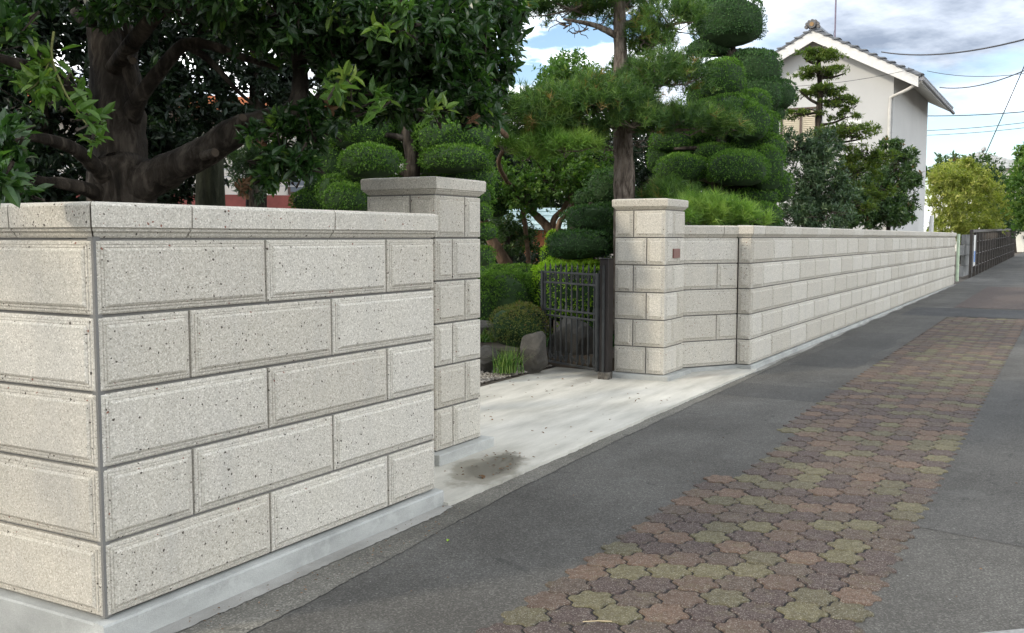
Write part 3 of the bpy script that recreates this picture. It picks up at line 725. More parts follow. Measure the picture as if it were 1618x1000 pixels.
def limb_w(parent, w, mat, name='limb', n=10, rough=.06, seg=5):
    s = spline(w, seg); r = np.random.default_rng(ns()); k = len(s)
    mb = MB(); mb.tube(s[:,:3], np.maximum(.003, s[:,3]*(1+r.normal(0, rough*.5, k))), n)
    v = np.array(mb.v); cen = np.repeat(s[:,:3], n, 0); ang = np.tile(np.arange(n), k)
    lob = 1+rough*np.sin(ang*2*math.pi/n*3+np.repeat(np.linspace(0, 3, k), n))+r.normal(0, rough*.4, n*k)
    v[:n*k] = cen+(v[:n*k]-cen)*lob[:,None]; mb.v = [tuple(q) for q in v]
    return mb.build(name, mat, parent, True)
def root(name, x, y, d, label, cat, group=None, z=None):
    """thing standing under the photo point; returns Empty at identity so children keep world coordinates"""
    e = empty(name); tag(e, label, cat, group); return e
def ground_pt(x, y, d, z=.10):
    p = P(x, y, d); return np.array([p[0], p[1], z])

# ------------------------------------------------------------------ the big broadleaf tree
T = root('broadleaf_tree', 0,0,0, 'large dark broadleaf tree with thick low limb leaning over the corner wall', 'tree')
b0 = ground_pt(192, 330, 6.5, .0)
w = np.array([np.r_[b0, .27]] + [np.r_[P(x,y,d), r] for x,y,d,r in [(193,318,6.5,.205),(190,250,6.5,.178),(184,170,6.5,.165),(178,95,6.5,.15),(168,10,6.5,.13),(150,-110,6.5,.10),(150,-260,6.5,.06)]])
limb_w(T, w, BARK, 'trunk', 16, .07, 6)
limb(T, [(195,310,6.5),(225,290,6.42),(270,266,6.35),(325,238,6.25),(375,205,6.2),(430,190,6.15),(468,168,6.1),(474,120,6.1),(470,55,6.05),(482,-30,6.0)], [.15,.125,.105,.095,.088,.08,.062,.048,.042,.03], BARK, n=12)
limb(T, [(205,185,6.45),(222,150,6.3),(255,108,6.2),(292,70,6.1),(335,72,6.1),(390,92,6.1),(440,108,6.2)], [.07,.052,.045,.038,.030,.022,.012], BARK)
limb(T, [(292,70,6.1),(330,95,6.1),(372,140,6.15),(400,165,6.2)], [.028,.02,.014,.008], BARK, n=8)
limb(T, [(220,155,6.35),(205,115,6.3),(200,70,6.3),(190,10,6.2)], [.05,.045,.035,.03], BARK)
limb(T, [(175,290,6.4),(150,262,6.2),(118,236,6.0),(80,222,5.8),(45,216,5.6),(10,225,5.5)], [.07,.05,.042,.034,.026,.018], BARK)
limb(T, [(165,312,6.4),(138,300,6.2),(100,290,6.0),(55,284,5.8),(15,268,5.6)], [.06,.045,.036,.028,.02], BARK)
limb(T, [(165,200,6.5),(120,150,6.3),(70,112,6.0),(20,98,5.7),(-30,80,5.5)], [.06,.045,.036,.03,.02], BARK)
limb(T, [(178,110,6.4),(215,60,6.0),(260,10,5.6),(330,-40,5.3),(420,-80,5.2)], [.055,.05,.042,.034,.02], BARK)
limb(T, [(120,-20,6.3),(118,20,6.1),(140,38,6.0),(155,28,5.9),(158,-10,5.8)], [.03,.025,.02,.018,.015], BARK, n=8)
limb(T, [(470,90,6.05),(540,60,5.9),(620,50,5.8),(700,55,5.8)], [.035,.03,.022,.012], BARK, n=8)
limb(T, [(468,168,6.1),(540,150,6.0),(620,145,5.9),(690,160,5.9)], [.04,.03,.02,.012], BARK, n=8)
for (x,y,d,dx,dy,r) in [(374,204,6.14,10,-18,.028),(322,246,6.16,18,-5,.028),(204,84,6.2,6,12,.024)]:
    q0, q1 = P(x,y,d), P(x+dx,y+dy,d-.12); st = MB().tube([q0,q1],[r*1.1,r],10).build('cut_stub', BARK, T)
    t_ = Vector(q1-q0).normalized(); MB().tube([q1, Vector(q1)+t_*.004],[r*.9,r*.86],10).build('cut_face', CUT, st)
crown(T, [ # visible canopy
 (560,50,170,75,5.9,.9,300),(700,70,105,85,6.2,.9,300),(480,10,150,55,5.6,.9,190),(330,5,130,34,5.6,.8,110),(640,140,115,45,6.2,.7,190),(725,165,70,30,6.4,.6,90),
 (560,150,60,30,6.0,.5,60),(250,-30,150,45,5.6,.9,120),(60,-25,110,35,5.2,.8,80),(770,20,60,50,6.3,.7,110),(420,70,60,30,6.6,.5,50),(760,110,45,45,6.4,.5,60),
 # low hanging sprays
 (12,55,24,45,4.6,.2,16),(8,215,22,50,4.4,.2,22),(12,300,18,26,4.4,.15,12),(4,290,20,40,3.45,.10,16),(2,235,16,30,3.5,.1,9),(445,225,50,34,5.9,.4,60),(445,268,42,24,5.9,.3,34),(500,195,34,30,5.8,.3,34),(480,245,20,26,5.8,.2,14),
 # crown above the frame, plus unseen left clumps added to shade the return wall
 (300,-170,420,110,6.2,1.8,420),(650,-120,220,110,6.4,1.4,260),(60,-200,250,100,6.0,1.6,180),(-160,60,120,140,5.6,1.3,260),(-260,-60,160,140,5.4,1.4,220),(-1340,-300,900,480,3.3,1.5,420),(-650,-280,420,380,4.6,1.5,320)], LF_BIG, .080, .40, 9, twig=5, K=1.55)
crown(T, [(75,95,20,40,4.9,.12,8),(95,150,45,45,4.9,.12,13),(45,135,26,14,4.9,.1,5),(128,195,20,18,4.9,.1,5),(150,218,12,12,4.9,.1,3),(535,130,26,20,5.3,.2,7),(600,170,26,26,5.5,.2,6),(632,40,40,36,5.2,.2,14),(690,170,20,40,5.7,.2,6)],
      m_leaf('young_sunlit_leaf', [(0, (.05,.11,.025)), (.5, (.10,.19,.035)), (1, (.24,.30,.06))], .4, .45, .35), .095, .36, 8, name='young_sunlit_shoot', twig=2, K=.9)  # young shoots; their paler leaf colour also stands in for sunlit rosettes
for pts, rr in [([(85,50,4.9),(82,90,4.9),(100,140,4.9),(125,180,4.9),(152,215,4.9)], [.006,.006,.006,.005,.003]), ([(82,90,4.9),(60,130,4.9),(40,145,4.9)], [.005,.004,.003])]:
    limb(T, pts, rr, m_plain('green_twig', (.13,.14,.04), .7, .2, 30), 'shoot', 6, .02)
crown(T, [(378,278,12,34,5.9,.15,5),(408,215,8,14,5.9,.1,2),(515,168,10,10,5.8,.1,2),(742,195,6,14,6.0,.1,2)], LF_DEAD, .065, .42, 6, name='dead_leaf_spray', up=0, K=1)

# evergreens that close the view behind it, canopy shade put into near-black leaf colour
for i, (lab, cl, tr) in enumerate([
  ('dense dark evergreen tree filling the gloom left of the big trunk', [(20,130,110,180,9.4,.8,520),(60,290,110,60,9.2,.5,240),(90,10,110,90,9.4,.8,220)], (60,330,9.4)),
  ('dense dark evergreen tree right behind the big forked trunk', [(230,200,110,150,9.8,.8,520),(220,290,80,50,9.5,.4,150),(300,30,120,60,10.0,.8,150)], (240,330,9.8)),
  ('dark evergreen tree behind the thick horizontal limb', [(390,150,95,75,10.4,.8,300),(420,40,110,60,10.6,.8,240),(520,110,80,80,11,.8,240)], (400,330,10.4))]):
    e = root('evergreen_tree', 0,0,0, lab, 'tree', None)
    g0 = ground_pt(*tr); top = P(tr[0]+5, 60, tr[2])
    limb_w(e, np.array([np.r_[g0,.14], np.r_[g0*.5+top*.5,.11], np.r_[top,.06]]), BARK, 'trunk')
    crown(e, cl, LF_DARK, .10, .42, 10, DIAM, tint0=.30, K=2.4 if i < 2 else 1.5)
# mossy trunk and fine-leaved shrub under the limb
e = root('mossy_stump', 0,0,0, 'dark mossy upright stump between the corner wall and the fine-leaved shrub', 'tree stump')
limb_w(e, np.array([np.r_[ground_pt(332,320,7.6,0),.13], np.r_[P(332,290,7.6),.105], np.r_[P(330,252,7.6),.095], np.r_[P(326,228,7.6),.08]]), m_bark('mossy_bark', (.008,.009,.006),(.02,.022,.013),(.045,.05,.03)), 'trunk', 12, .08)
crown(e, [(328,226,9,5,7.6,.08,14)], LF_DARK, .06, .42, 6, DIAM, name='moss_sprout', K=1)
e = root('willow_leaf_shrub', 0,0,0, 'fine grey-green shrub with narrow leaves under the thick limb', 'shrub')
limb_w(e, np.array([np.r_[ground_pt(395,320,7.9,0),.03], np.r_[P(397,290,7.9),.02], np.r_[P(400,250,7.9),.01]]), BARK, 'stem', 6)
crown(e, [(398,275,34,42,7.9,.2,150),(385,250,25,25,7.9,.2,50)], LF_GREY, .06, .2, 9, DIAM, name='foliage')

# ------------------------------------------------------------------ cloud-pruned trees
T = root('cloud_pruned_tree', 0,0,0, 'cloud-pruned evergreen with tiered loaf-shaped pads rising behind the shaded pillar', 'tree')
g0 = ground_pt(655, 330, 9.8)
limb_w(T, np.array([np.r_[g0,.10], np.r_[P(650,300,9.8),.085], np.r_[P(652,255,9.8),.07], np.r_[P(640,200,9.8),.05], np.r_[P(650,160,9.8),.03]]), BARK, 'trunk')
for (x,y,rx,ry,d,dn) in [(570,208,58,34,9.9,1),(584,256,50,27,9.2,1.2),(524,258,24,36,9.9,1),(528,303,27,26,9.6,1),(550,316,40,26,9.1,1.2),(655,190,70,36,10.2,1),(715,222,66,30,9.9,1),(722,252,58,24,9.7,1),
   (742,282,42,22,9.9,1),(745,310,36,22,9.8,1),(760,337,18,14,9.6,1),(766,368,20,14,9.6,1),(762,405,20,16,9.6,1),(600,180,50,22,10.2,1),(500,290,20,30,10.3,.8),(680,262,30,16,10.2,1),(620,302,50,24,10.6,1),(700,292,50,24,10.6,1),(600,235,40,20,10.6,1),(660,245,40,18,10.8,1),(565,285,34,16,10.4,1),(500,320,40,22,10.4,1)]:
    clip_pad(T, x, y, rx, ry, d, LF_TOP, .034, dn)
for (x0,y0,x1,y1) in [(650,280,590,262),(652,250,715,240),(648,220,575,215),(652,300,740,295),(700,300,765,350),(650,290,545,315)]:
    limb(T, [(x0,y0,9.8),((x0+x1)/2,(y0+y1)/2-4,9.75),(x1,y1,9.7)], [.035,.028,.015], BARK, n=6)

T = root('cloud_pruned_tree', 0,0,0, 'bright green stacked cloud-pruned evergreen behind the wall next to the plaque pillar', 'tree')
g0 = ground_pt(1130, 340, 14)
limb_w(T, np.array([np.r_[g0,.12], np.r_[P(1135,290,14),.10], np.r_[P(1140,230,14),.08], np.r_[P(1140,170,14),.06], np.r_[P(1140,110,14),.03]]), BARK, 'trunk')
for (x,y,rx,ry,d) in [(1140,126,38,33,13.9),(1188,168,32,26,14.2),(1148,180,52,30,13.9),(1185,195,34,32,13.7),(1213,205,20,30,14.1),(1062,222,34,24,14.2),(1042,250,20,30,14.3),(1078,268,44,24,13.8),(1166,268,48,30,13.4),
   (1210,268,30,38,13.7),(1214,236,28,24,14.0),(1130,243,44,16,14.1),(1198,312,36,16,13.9),(1196,340,40,20,13.5),(1100,205,36,22,14.4),(1232,296,20,26,14.0),(1105,155,24,22,14.4),(1140,305,30,14,14.2),(1120,225,50,26,14.6),(1150,215,44,24,14.4),(1085,240,40,20,14.6),(1180,230,40,24,14.2),(1120,285,50,18,14.7),(1180,292,40,14,14.6)]:
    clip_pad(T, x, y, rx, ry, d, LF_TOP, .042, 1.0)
for (x0,y0,x1,y1) in [(1135,290,1080,282),(1135,295,1175,288),(1140,240,1065,235),(1140,200,1190,200),(1137,300,1215,300),(1140,320,1195,335)]:
    limb(T, [(x0,y0,14),((x0+x1)/2,(y0+y1)/2-3,13.95),(x1,y1,13.9)], [.045,.035,.02], m_plain('pale_branch', (.16,.13,.10), .9, .3, 20) if x0 == 1135 else BARK, n=6)

T = root('cloud_pruned_tree', 0,0,0, 'tall dark podocarp with smooth domed heads against the sky left of the white house', 'tree')
g0 = ground_pt(1170, 340, 16.5)
limb_w(T, np.array([np.r_[g0,.13], np.r_[P(1170,250,16.5),.10], np.r_[P(1168,150,16.5),.07], np.r_[P(1155,50,16.5),.03]]), BARK, 'trunk')
for (x,y,rx,ry,d) in [(1150,36,58,42,16.4),(1118,78,34,13,16.6),(1193,112,42,34,16.4),(1228,152,30,26,16.6),(1200,150,36,30,16.3),(1165,95,30,14,16.8),(1222,180,20,14,16.6)]:
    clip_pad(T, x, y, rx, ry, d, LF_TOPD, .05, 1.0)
limb(T, [(1165,110,16.5),(1150,80,16.5),(1145,60,16.5)], [.06,.05,.03], BARK, n=6)

# ------------------------------------------------------------------ pines
T = root('pine_tree', 0,0,0, 'tall black pine with furrowed straight trunk rising behind the plaque pillar', 'pine tree')
g0 = ground_pt(988, 340, 12.5)
limb_w(T, np.array([np.r_[g0,.15], np.r_[P(988,315,12.5),.138], np.r_[P(985,230,12.5),.118], np.r_[P(982,150,12.5),.10], np.r_[P(980,70,12.5),.085], np.r_[P(978,0,12.5),.075], np.r_[P(976,-90,12.5),.05]]), BARKP, 'trunk', 14, .07, 6)
for (x,y,rx,ry,d,dn) in [(905,2,78,34,12.3,1),(985,-4,64,34,12.6,1),(1058,22,54,48,12.2,1.3),(1030,60,40,34,12.4,1),(1052,112,62,56,12.0,1.5),(1020,130,44,40,12.2,1),(935,158,95,50,11.9,1.5),(870,172,70,46,11.9,1.3),(832,172,44,44,11.8,1.2),(1000,185,50,40,11.7,1.3),(1060,186,46,34,11.8,1.2),(1108,192,56,32,11.8,1.3),
     (880,200,70,32,11.9,1.1),(1150,203,30,16,11.9,1),(1005,75,30,26,12.7,.7),(985,110,34,26,12.9,.6),(975,150,50,34,12.6,1)]:
    pine_pad(T, x, y, rx, ry, d, LF_PINE, .12, dn)
for pts, rr in [([(980,60,12.5),(940,40,12.4),(890,30,12.3)], [.05,.035,.015]), ([(982,40,12.5),(1020,35,12.4),(1060,45,12.2)], [.05,.04,.015]), ([(983,140,12.5),(1010,135,12.3),(1050,130,12.1)], [.05,.035,.015]),
     ([(985,200,12.5),(940,195,12.2),(880,195,12.0),(820,195,11.8)], [.055,.045,.03,.015]), ([(985,205,12.5),(1030,205,12.1),(1090,205,11.9)], [.05,.035,.015])]:
    limb(T, pts, rr, BARKP, n=8)
mb = MB(); r = np.random.default_rng(5)
for cx, cy in [(1020,60),(1010,130),(930,40),(895,40),(960,230),(1000,225),(1040,140)]:
    for i in range(6):
        pts = [(cx+r.normal()*4, cy+r.normal()*4)]
        a = r.uniform(0, 6.28)
        for k in range(5): a += r.normal()*.8; pts.append((pts[-1][0]+8*math.cos(a), pts[-1][1]+6*math.sin(a)))
        mb.tube([P(px_, py_, 12.4+r.normal()*.15) for px_, py_ in pts], [.010,.009,.008,.006,.005,.003], 4, False)
mb.build('twig', BARKP, T)['kind'] = 'stuff'

T = root('pine_tree', 0,0,0, 'trained pine with a long horizontal branch on a pole above the shaded pillar', 'pine tree')
g0 = ground_pt(845, 380, 14.8)
limb_w(T, np.array([np.r_[g0,.03], np.r_[P(826,330,14.5),.032], np.r_[P(800,285,13.8),.03], np.r_[P(788,255,12.8),.028], np.r_[P(800,215,11.4),.03], np.r_[P(740,185,11.0),.04], np.r_[P(660,182,10.8),.03]]), BARKR, 'trunk')
for (x,y,rx,ry,d,dn) in [(700,160,60,36,10.9,1.3),(640,168,40,26,10.7,1.3),(770,168,46,40,11.2,1.3),(798,232,24,16,11.5,1.2),(890,228,60,26,11.6,1.0),(850,222,34,26,11.6,1.0),(835,245,26,20,11.5,1)]:
    pine_pad(T, x, y, rx, ry, d, LF_PINE if y < 200 else LF_PINEL, .13, dn)
pl = MB().tube([P(618,187,10.6), P(700,191,10.8), P(790,196,11.2)], .038, 10).build('support_pole', m_plain('bamboo_pole', (.12,.085,.055), .8, .3, 20))
tag(pl, 'brown timber pole lashed horizontally under the trained pine branch', 'pole')
T = root('pine_shrub', 0,0,0, 'bright green low pine bushing over the wall beside the plaque pillar', 'shrub')
limb_w(T, np.array([np.r_[ground_pt(1110,345,12.3),.05], np.r_[P(1110,330,12.3),.04], np.r_[P(1112,312,12.3),.02]]), BARKP, 'stem', 8)
for (x,y,rx,ry,d,dn,mt) in [(1062,308,44,34,12.5,1.4,LF_PINE),(1110,330,50,36,12.0,1.6,LF_PINEL),(1150,338,44,28,11.9,1.5,LF_PINEL),(1085,340,40,28,11.8,1.5,LF_PINEL),(1175,346,34,20,11.8,1.4,LF_PINEL)]:
    pine_pad(T, x, y, rx, ry, d, mt, .16, dn)

# ------------------------------------------------------------------ trees and shrubs along the long wall
T = root('clipped_conifer', 0,0,0, 'small clipped conifer with airy yellow-green tiers in front of the white house gable', 'tree')
g0 = ground_pt(1292, 345, 19)
limb_w(T, np.array([np.r_[g0,.075], np.r_[P(1290,280,19),.07], np.r_[P(1293,200,19),.065], np.r_[P(1296,150,19),.055], np.r_[P(1294,100,19),.04], np.r_[P(1293,82,19),.02]]), BARK, 'trunk', 8)
for (x,y,rx,ry,d,n) in [(1293,87,38,10,19,150),(1300,115,47,8,19,150),(1312,143,46,8,18.9,150),(1330,160,34,9,18.9,90),(1268,180,34,8,19,60),(1266,150,18,6,19,26),(1335,182,28,7,19,50),(1325,208,62,13,18.8,200),(1372,245,54,20,18.7,220),(1345,275,44,16,18.6,90),(1350,325,30,14,18.5,70),(1385,300,36,18,18.7,80)]:
    crown(T, [(x,y,rx,ry,d,rx*d/F_PX*.9,n)], LF_YEL, .070, .34, 9, DIAM, name='foliage_tier', up=.8, spread=.7, twig=5, sub=.12)
for (x0,y0,x1,y1) in [(1294,100,1270,92),(1294,122,1335,116),(1296,160,1345,152),(1296,175,1255,180),(1293,198,1340,184),(1292,225,1370,218),(1292,240,1400,250),(1295,165,1262,142)]:
    limb(T, [(x0,y0,19),((x0+x1)/2,(y0+y1)/2+3,18.95),(x1,y1,18.9)], [.035,.025,.01], BARK, n=6)
T = root('olive_shrub', 0,0,0, 'rounded grey-green shrub bulging above the long wall under the clipped conifer', 'shrub')
limb_w(T, np.array([np.r_[ground_pt(1285,350,17),.05], np.r_[P(1285,310,17),.04], np.r_[P(1287,260,17),.02]]), BARK, 'stem', 6)
crown(T, [(1285,285,50,62,17,.55,520),(1262,235,32,32,17,.4,150),(1325,320,40,46,16.8,.4,230),(1300,230,34,30,17.2,.4,110),(1260,335,34,34,16.6,.3,150),(1300,345,50,22,16.4,.3,170)], LF_GREY, .075, .34, 9, DIAM, name='foliage', twig=9)
T = root('camellia_shrub', 0,0,0, 'glossy mixed-green shrub with loose outline in front of the house corner', 'shrub')
limb_w(T, np.array([np.r_[ground_pt(1405,350,24),.06], np.r_[P(1405,320,24),.045], np.r_[P(1408,270,24),.02]]), BARK, 'stem', 6)
crown(T, [(1405,290,40,55,24,.6,430),(1425,255,22,34,24,.4,110),(1385,335,50,26,23.5,.4,260),(1440,298,18,34,24.2,.3,90),(1365,310,30,36,23.6,.4,160),(1403,226,14,16,24,.3,36),(1432,340,18,18,24,.3,50),(1350,345,30,18,23,.3,110),(1345,290,34,40,23,.5,240),(1350,325,30,30,23,.4,150)], LF_BUSH, .10, .42, 9, DIAM, name='foliage', twig=9)

# ------------------------------------------------------------------ garden behind the gate
T = root('maple_tree', 0,0,0, 'light green fine-leaved maple with twisted pale trunk behind the open gate', 'tree')
limb_w(T, np.array([np.r_[ground_pt(905,430,14.2),.09], np.r_[P(893,385,14.2),.08], np.r_[P(872,365,14.2),.07], np.r_[P(855,348,14.2),.06], np.r_[P(838,330,14.2),.045], np.r_[P(815,290,14.3),.03]]), BARKR, 'trunk', 10)
limb(T, [(872,365,14.2),(876,345,14.2),(890,330,14.2),(905,300,14.2)], [.05,.045,.04,.02], BARKR, n=8)
limb(T, [(880,375,14.2),(884,352,14.1),(895,338,14.1),(925,300,14.1)], [.045,.04,.035,.015], BARKR, n=8)
crown(T, [(880,285,80,42,14.2,.7,480),(830,305,42,34,14.2,.5,180),(930,255,45,40,14.4,.6,200),(860,245,50,28,14.5,.5,140),(790,285,26,40,14.4,.4,90)], LF_MAPLE, .062, .5, 8, DIAM, twig=8)
T = root('red_trunk_tree', 0,0,0, 'leaning reddish trunk of a clipped tree beside the shaded pillar', 'tree')
limb_w(T, np.array([np.r_[ground_pt(822,440,14.6),.11], np.r_[P(806,432,14.6),.095], np.r_[P(792,405,14.5),.09], np.r_[P(776,378,14.4),.08], np.r_[P(762,345,14.3),.06], np.r_[P(750,310,14.2),.04]]), BARKR, 'trunk', 10)
for a in [(752,300,40,26,14.2),(785,330,18,14,14.4)]: clip_pad(T, *a, LF_TOP, .04)
T = root('clipped_evergreen', 0,0,0, 'dark clipped evergreen in stacked mounds against the plaque pillar above the gate', 'shrub')
limb_w(T, np.array([np.r_[ground_pt(935,430,13.2),.07], np.r_[P(932,380,13.2),.06], np.r_[P(935,320,13.2),.04]]), BARK, 'stem', 8)
for a in [(940,345,50,22,13.2),(915,388,52,24,12.9),(955,378,36,26,13.1),(965,300,38,34,13.4),(935,315,30,16,13.5),(985,350,30,40,13.5)]: clip_pad(T, *a, LF_TOPD, .05, .9, lumps=.09)
def hedge(label, pads, mat, leaf, name='clipped_hedge', dn=1.0):
    e = root(name, 0,0,0, label, 'hedge' if 'hedge' in name else 'shrub')
    x,y,rx,ry,d = pads[0]; g = ground_pt(x, y+ry, d, -.03); limb_w(e, np.array([np.r_[g,.03], np.r_[g*.6+P(x,y,d)*.4,.03], np.r_[P(x,y,d),.02]]), BARK, 'stem', 6)
    for a in pads: clip_pad(e, *a, mat, leaf, dn, lumps=.10)
    return e
hedge('dark green clipped hedge beside the shaded pillar, behind the azalea', [(790,478,52,52,13.0),(755,490,40,60,12.8),(832,490,34,60,13.2)], LF_TOP, .045)
hedge('mid green clipped hedge top behind the leaning red trunk', [(815,440,46,22,13.8),(775,435,30,18,13.8)], LF_TOP, .045)
hedge('bright lime green hedge glowing behind the iron gate', [(905,462,58,54,12.9),(948,470,40,60,13.0),(866,458,26,46,13.2),(925,520,40,44,12.9)], LF_LIME, .05)
hedge('low dark clipped hedge behind the angled wall, under the bright low pine', [(1100,362,60,24,13.4),(1175,364,60,22,14.6),(1050,366,40,22,13.0)], LF_TOPD, .05)
hedge('pointed lime conifer beside the twisted maple trunk', [(872,390,10,26,13.5),(866,405,12,16,13.4)], LF_LIME, .035, 'dwarf_conifer_shrub')
hedge('round yellow-brown azalea between the rocks and the dark hedge', [(822,516,46,36,11.5)], LF_AZ, .040, 'azalea_shrub', 1.2)
hedge('dark green undergrowth low behind the iron gate', [(890,560,50,30,12.4),(945,560,40,36,12.4)], LF_TOPD, .05, 'undergrowth_shrub')

def rock(label, x, y, rx, ry, d, seed, zf=-.06):
    c = P(x, y, d); a, b = rx*d/F_PX, ry*d/F_PX; r = np.random.default_rng(seed)
    bm = bmesh.new(); bmesh.ops.create_icosphere(bm, subdivisions=4, radius=1)
    nr = [Vector(v) for v in rdir(16, r)]; of = r.uniform(.62,.95,16)
    for v in bm.verts:
        p = v.co.copy()
        for n_, o_ in zip(nr, of):
            k = p.dot(n_)-o_
            if k > 0: p -= n_*k*.85
        p *= 1+.13*mnoise.fractal(p*1.6+Vector((seed*3.1,0,0)), .9, 2.1, 5)
        v.co = (c[0]+p.x*a, c[1]+p.y*a*.9, c[2]+p.z*b)
    me = bpy.data.meshes.new('rock'); bm.to_mesh(me); bm.free()
    return tag(obj('garden_rock', me, ROCK), label, 'rock')
rock('tall grey garden boulder standing at the end of the open gate', 845, 556, 25, 40, 10.95, 3)
rock('low dark grey garden rock beside the pillar', 770, 567, 27, 24, 11.0, 8)
rock('weathered grey boulder seen through the gate bars', 905, 552, 42, 50, 11.6, 12)
rock('small flat stone under the dark hedge', 766, 518, 20, 12, 12.0, 5)
def grass_clump(label, x, y, d, n, h, spread, seed, name='grass_clump'):
    r = np.random.default_rng(seed); c = P(x, y, d); V=[];F=[];R=[]
    for i in range(n):
        a = r.uniform(0, 6.28); lean = r.uniform(.1,1.0); hh = h*r.uniform(.6,1.1); w_ = .006
        base = c+np.r_[r.normal(size=2)*spread*.25, 0]; out = np.array([math.cos(a), math.sin(a), 0]); sd = np.array([-out[1], out[0], 0])*w_
        o0 = len(V)
        for k in range(5):
            t = k/4; p = base+out*lean*spread*t**1.6+np.array([0,0,hh*(t-.42*lean*t*t*1.2)]); ww = (1-t)*1.0+.05
            V += [p-sd*ww, p+sd*ww]
        for k in range(4): F.append((o0+2*k, o0+2*k+1, o0+2*k+3, o0+2*k+2)); R.append(r.random())
    o = obj(name, mesh_np(name, np.array(V), [np.array(F)], rnd=R), LF_GRASS); return tag(o, label, 'plant')
grass_clump('arching green grass-like clump between the two rocks', 803, 588, 10.7, 190, .36, .24, 4)
grass_clump('small tuft of green blades at the foot of the dark hedge', 770, 540, 11.6, 60, .22, .2, 9)
# gravel edge behind the driveway
r = np.random.default_rng(21); V=[];F=[];R=[]; tpl_v, tpl_f = ico(1, (0,0,0), (1,1,1), .15, 2)
for i in range(1500):
    x = r.uniform(5.0, 7.7); y = 2.03+abs(r.normal())*.22; s_ = r.uniform(.008,.022); q = tpl_v*np.array([s_*r.uniform(.8,1.4), s_*r.uniform(.8,1.4), s_*.6])
    F.append(tpl_f+len(V)*len(tpl_v)); V.append(q+np.array([x, y, -.033])); R += [r.random()]*len(tpl_f)
g = obj('gravel', mesh_np('gravel', np.vstack(V), [np.vstack(F)], rnd=R), m_leaf('gravel_stone', [(0, (.08,.07,.06)), (.6, (.24,.215,.18)), (1, (.42,.39,.34))], .9, .2, 0)); tag(g, 'loose gravel and litter behind the driveway edge', 'gravel', kind='stuff')

# ------------------------------------------------------------------ more trees behind the garden
def backtree(label, cl, mat, leaf, tr, cat='tree', name='garden_tree', tint0=.42, bark=BARK, per=9):
    e = root(name, 0,0,0, label, cat); g0 = ground_pt(*tr); top = P(cl[0][0], cl[0][1], cl[0][4])
    limb_w(e, np.array([np.r_[g0,.12], np.r_[g0*.5+top*.5,.09], np.r_[top,.04]]), bark, 'trunk', 8)
    crown(e, cl, mat, leaf, .42, per, DIAM, tint0=tint0); return e
backtree('round-topped light green tree seen between the pine and the sky', [(905,120,52,38,17,.8,420),(880,150,60,30,17,.7,200),(960,140,40,40,17.2,.7,180)], LF_MAPLE, .075, (905,400,17))
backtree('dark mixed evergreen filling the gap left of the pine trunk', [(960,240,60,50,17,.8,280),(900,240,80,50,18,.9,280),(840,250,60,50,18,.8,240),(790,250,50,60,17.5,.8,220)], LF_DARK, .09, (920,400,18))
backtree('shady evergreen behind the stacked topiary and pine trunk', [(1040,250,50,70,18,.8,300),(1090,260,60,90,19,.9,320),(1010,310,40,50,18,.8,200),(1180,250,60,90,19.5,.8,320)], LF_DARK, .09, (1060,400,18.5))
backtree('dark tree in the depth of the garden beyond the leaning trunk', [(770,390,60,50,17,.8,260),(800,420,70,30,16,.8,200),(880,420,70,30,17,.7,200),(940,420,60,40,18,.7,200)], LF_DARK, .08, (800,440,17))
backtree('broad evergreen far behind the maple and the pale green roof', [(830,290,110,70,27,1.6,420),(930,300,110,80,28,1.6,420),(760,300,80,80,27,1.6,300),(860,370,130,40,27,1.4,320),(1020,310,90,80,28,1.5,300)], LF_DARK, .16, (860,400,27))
backtree('young tree with feathery leaves under the pale green roof', [(800,350,28,40,15,.5,120),(815,385,40,26,15,.5,130),(775,350,20,40,15.5,.4,70)], LF_BUSH, .07, (805,430,15))
backtree('tall tree behind the trained pine branch, under the big canopy', [(640,130,90,60,16,.9,360),(720,140,80,60,16.5,.9,320),(560,150,60,50,16,.8,180)], LF_MAPLE, .085, (650,330,16), tint0=.5)

# ------------------------------------------------------------------ white house
H = root('white_house', 0,0,0, 'white plastered two-storey house with grey tiled gable roof beyond the long wall', 'house')
HX0, HX1, HY0, HY1, RY, RZ = 27.2, 34.6, 1.37, 5.67, 3.52, 7.18
EZ = 6.06  # wall top at the street side
sl = (RZ-EZ)/(RY-HY0)
gab = [(HY0,-.1),(HY1,-.1),(HY1,EZ),(RY,RZ),(HY0,EZ)]
MB().prism(gab, 0, HX0, HX1).build('wall', WALLW, H)
ov, gv_ = .66, .42
def roofpt(y, off): return RZ - abs(y-RY)*sl + off
rf = MB()
for s_ in (-1, 1):
    ye = RY+s_*((RY-HY0)+ov)
    q = [(RY, roofpt(RY,.005)), (ye, roofpt(ye,.005)), (ye, roofpt(ye,.10)), (RY, roofpt(RY,.10))]
    rf.prism(q, 0, HX0-gv_+.04, HX1+gv_-.04)
rf.build('soffit', TRIMW, H)
rt = MB()
for s_ in (-1, 1):
    ye = RY+s_*((RY-HY0)+ov+.06); q = [(RY, roofpt(RY,.104)), (ye, roofpt(ye,.104)), (ye, roofpt(ye,.16)), (RY, roofpt(RY,.17))]
    rt.prism(q, 0, HX0-gv_-.03, HX1+gv_+.03)
roof = rt.build('roof', TILE, H)
for s_ in (-1, 1):   # white verge boards
    ye = RY+s_*((RY-HY0)+ov+.03); q = [(RY, roofpt(RY,-.20)), (ye, roofpt(ye,-.20)), (ye, roofpt(ye,.10)), (RY, roofpt(RY,.10))]
    MB().prism(q, 0, HX0-gv_-.01, HX0-gv_+.035).build('verge_board', WHITEP, H)
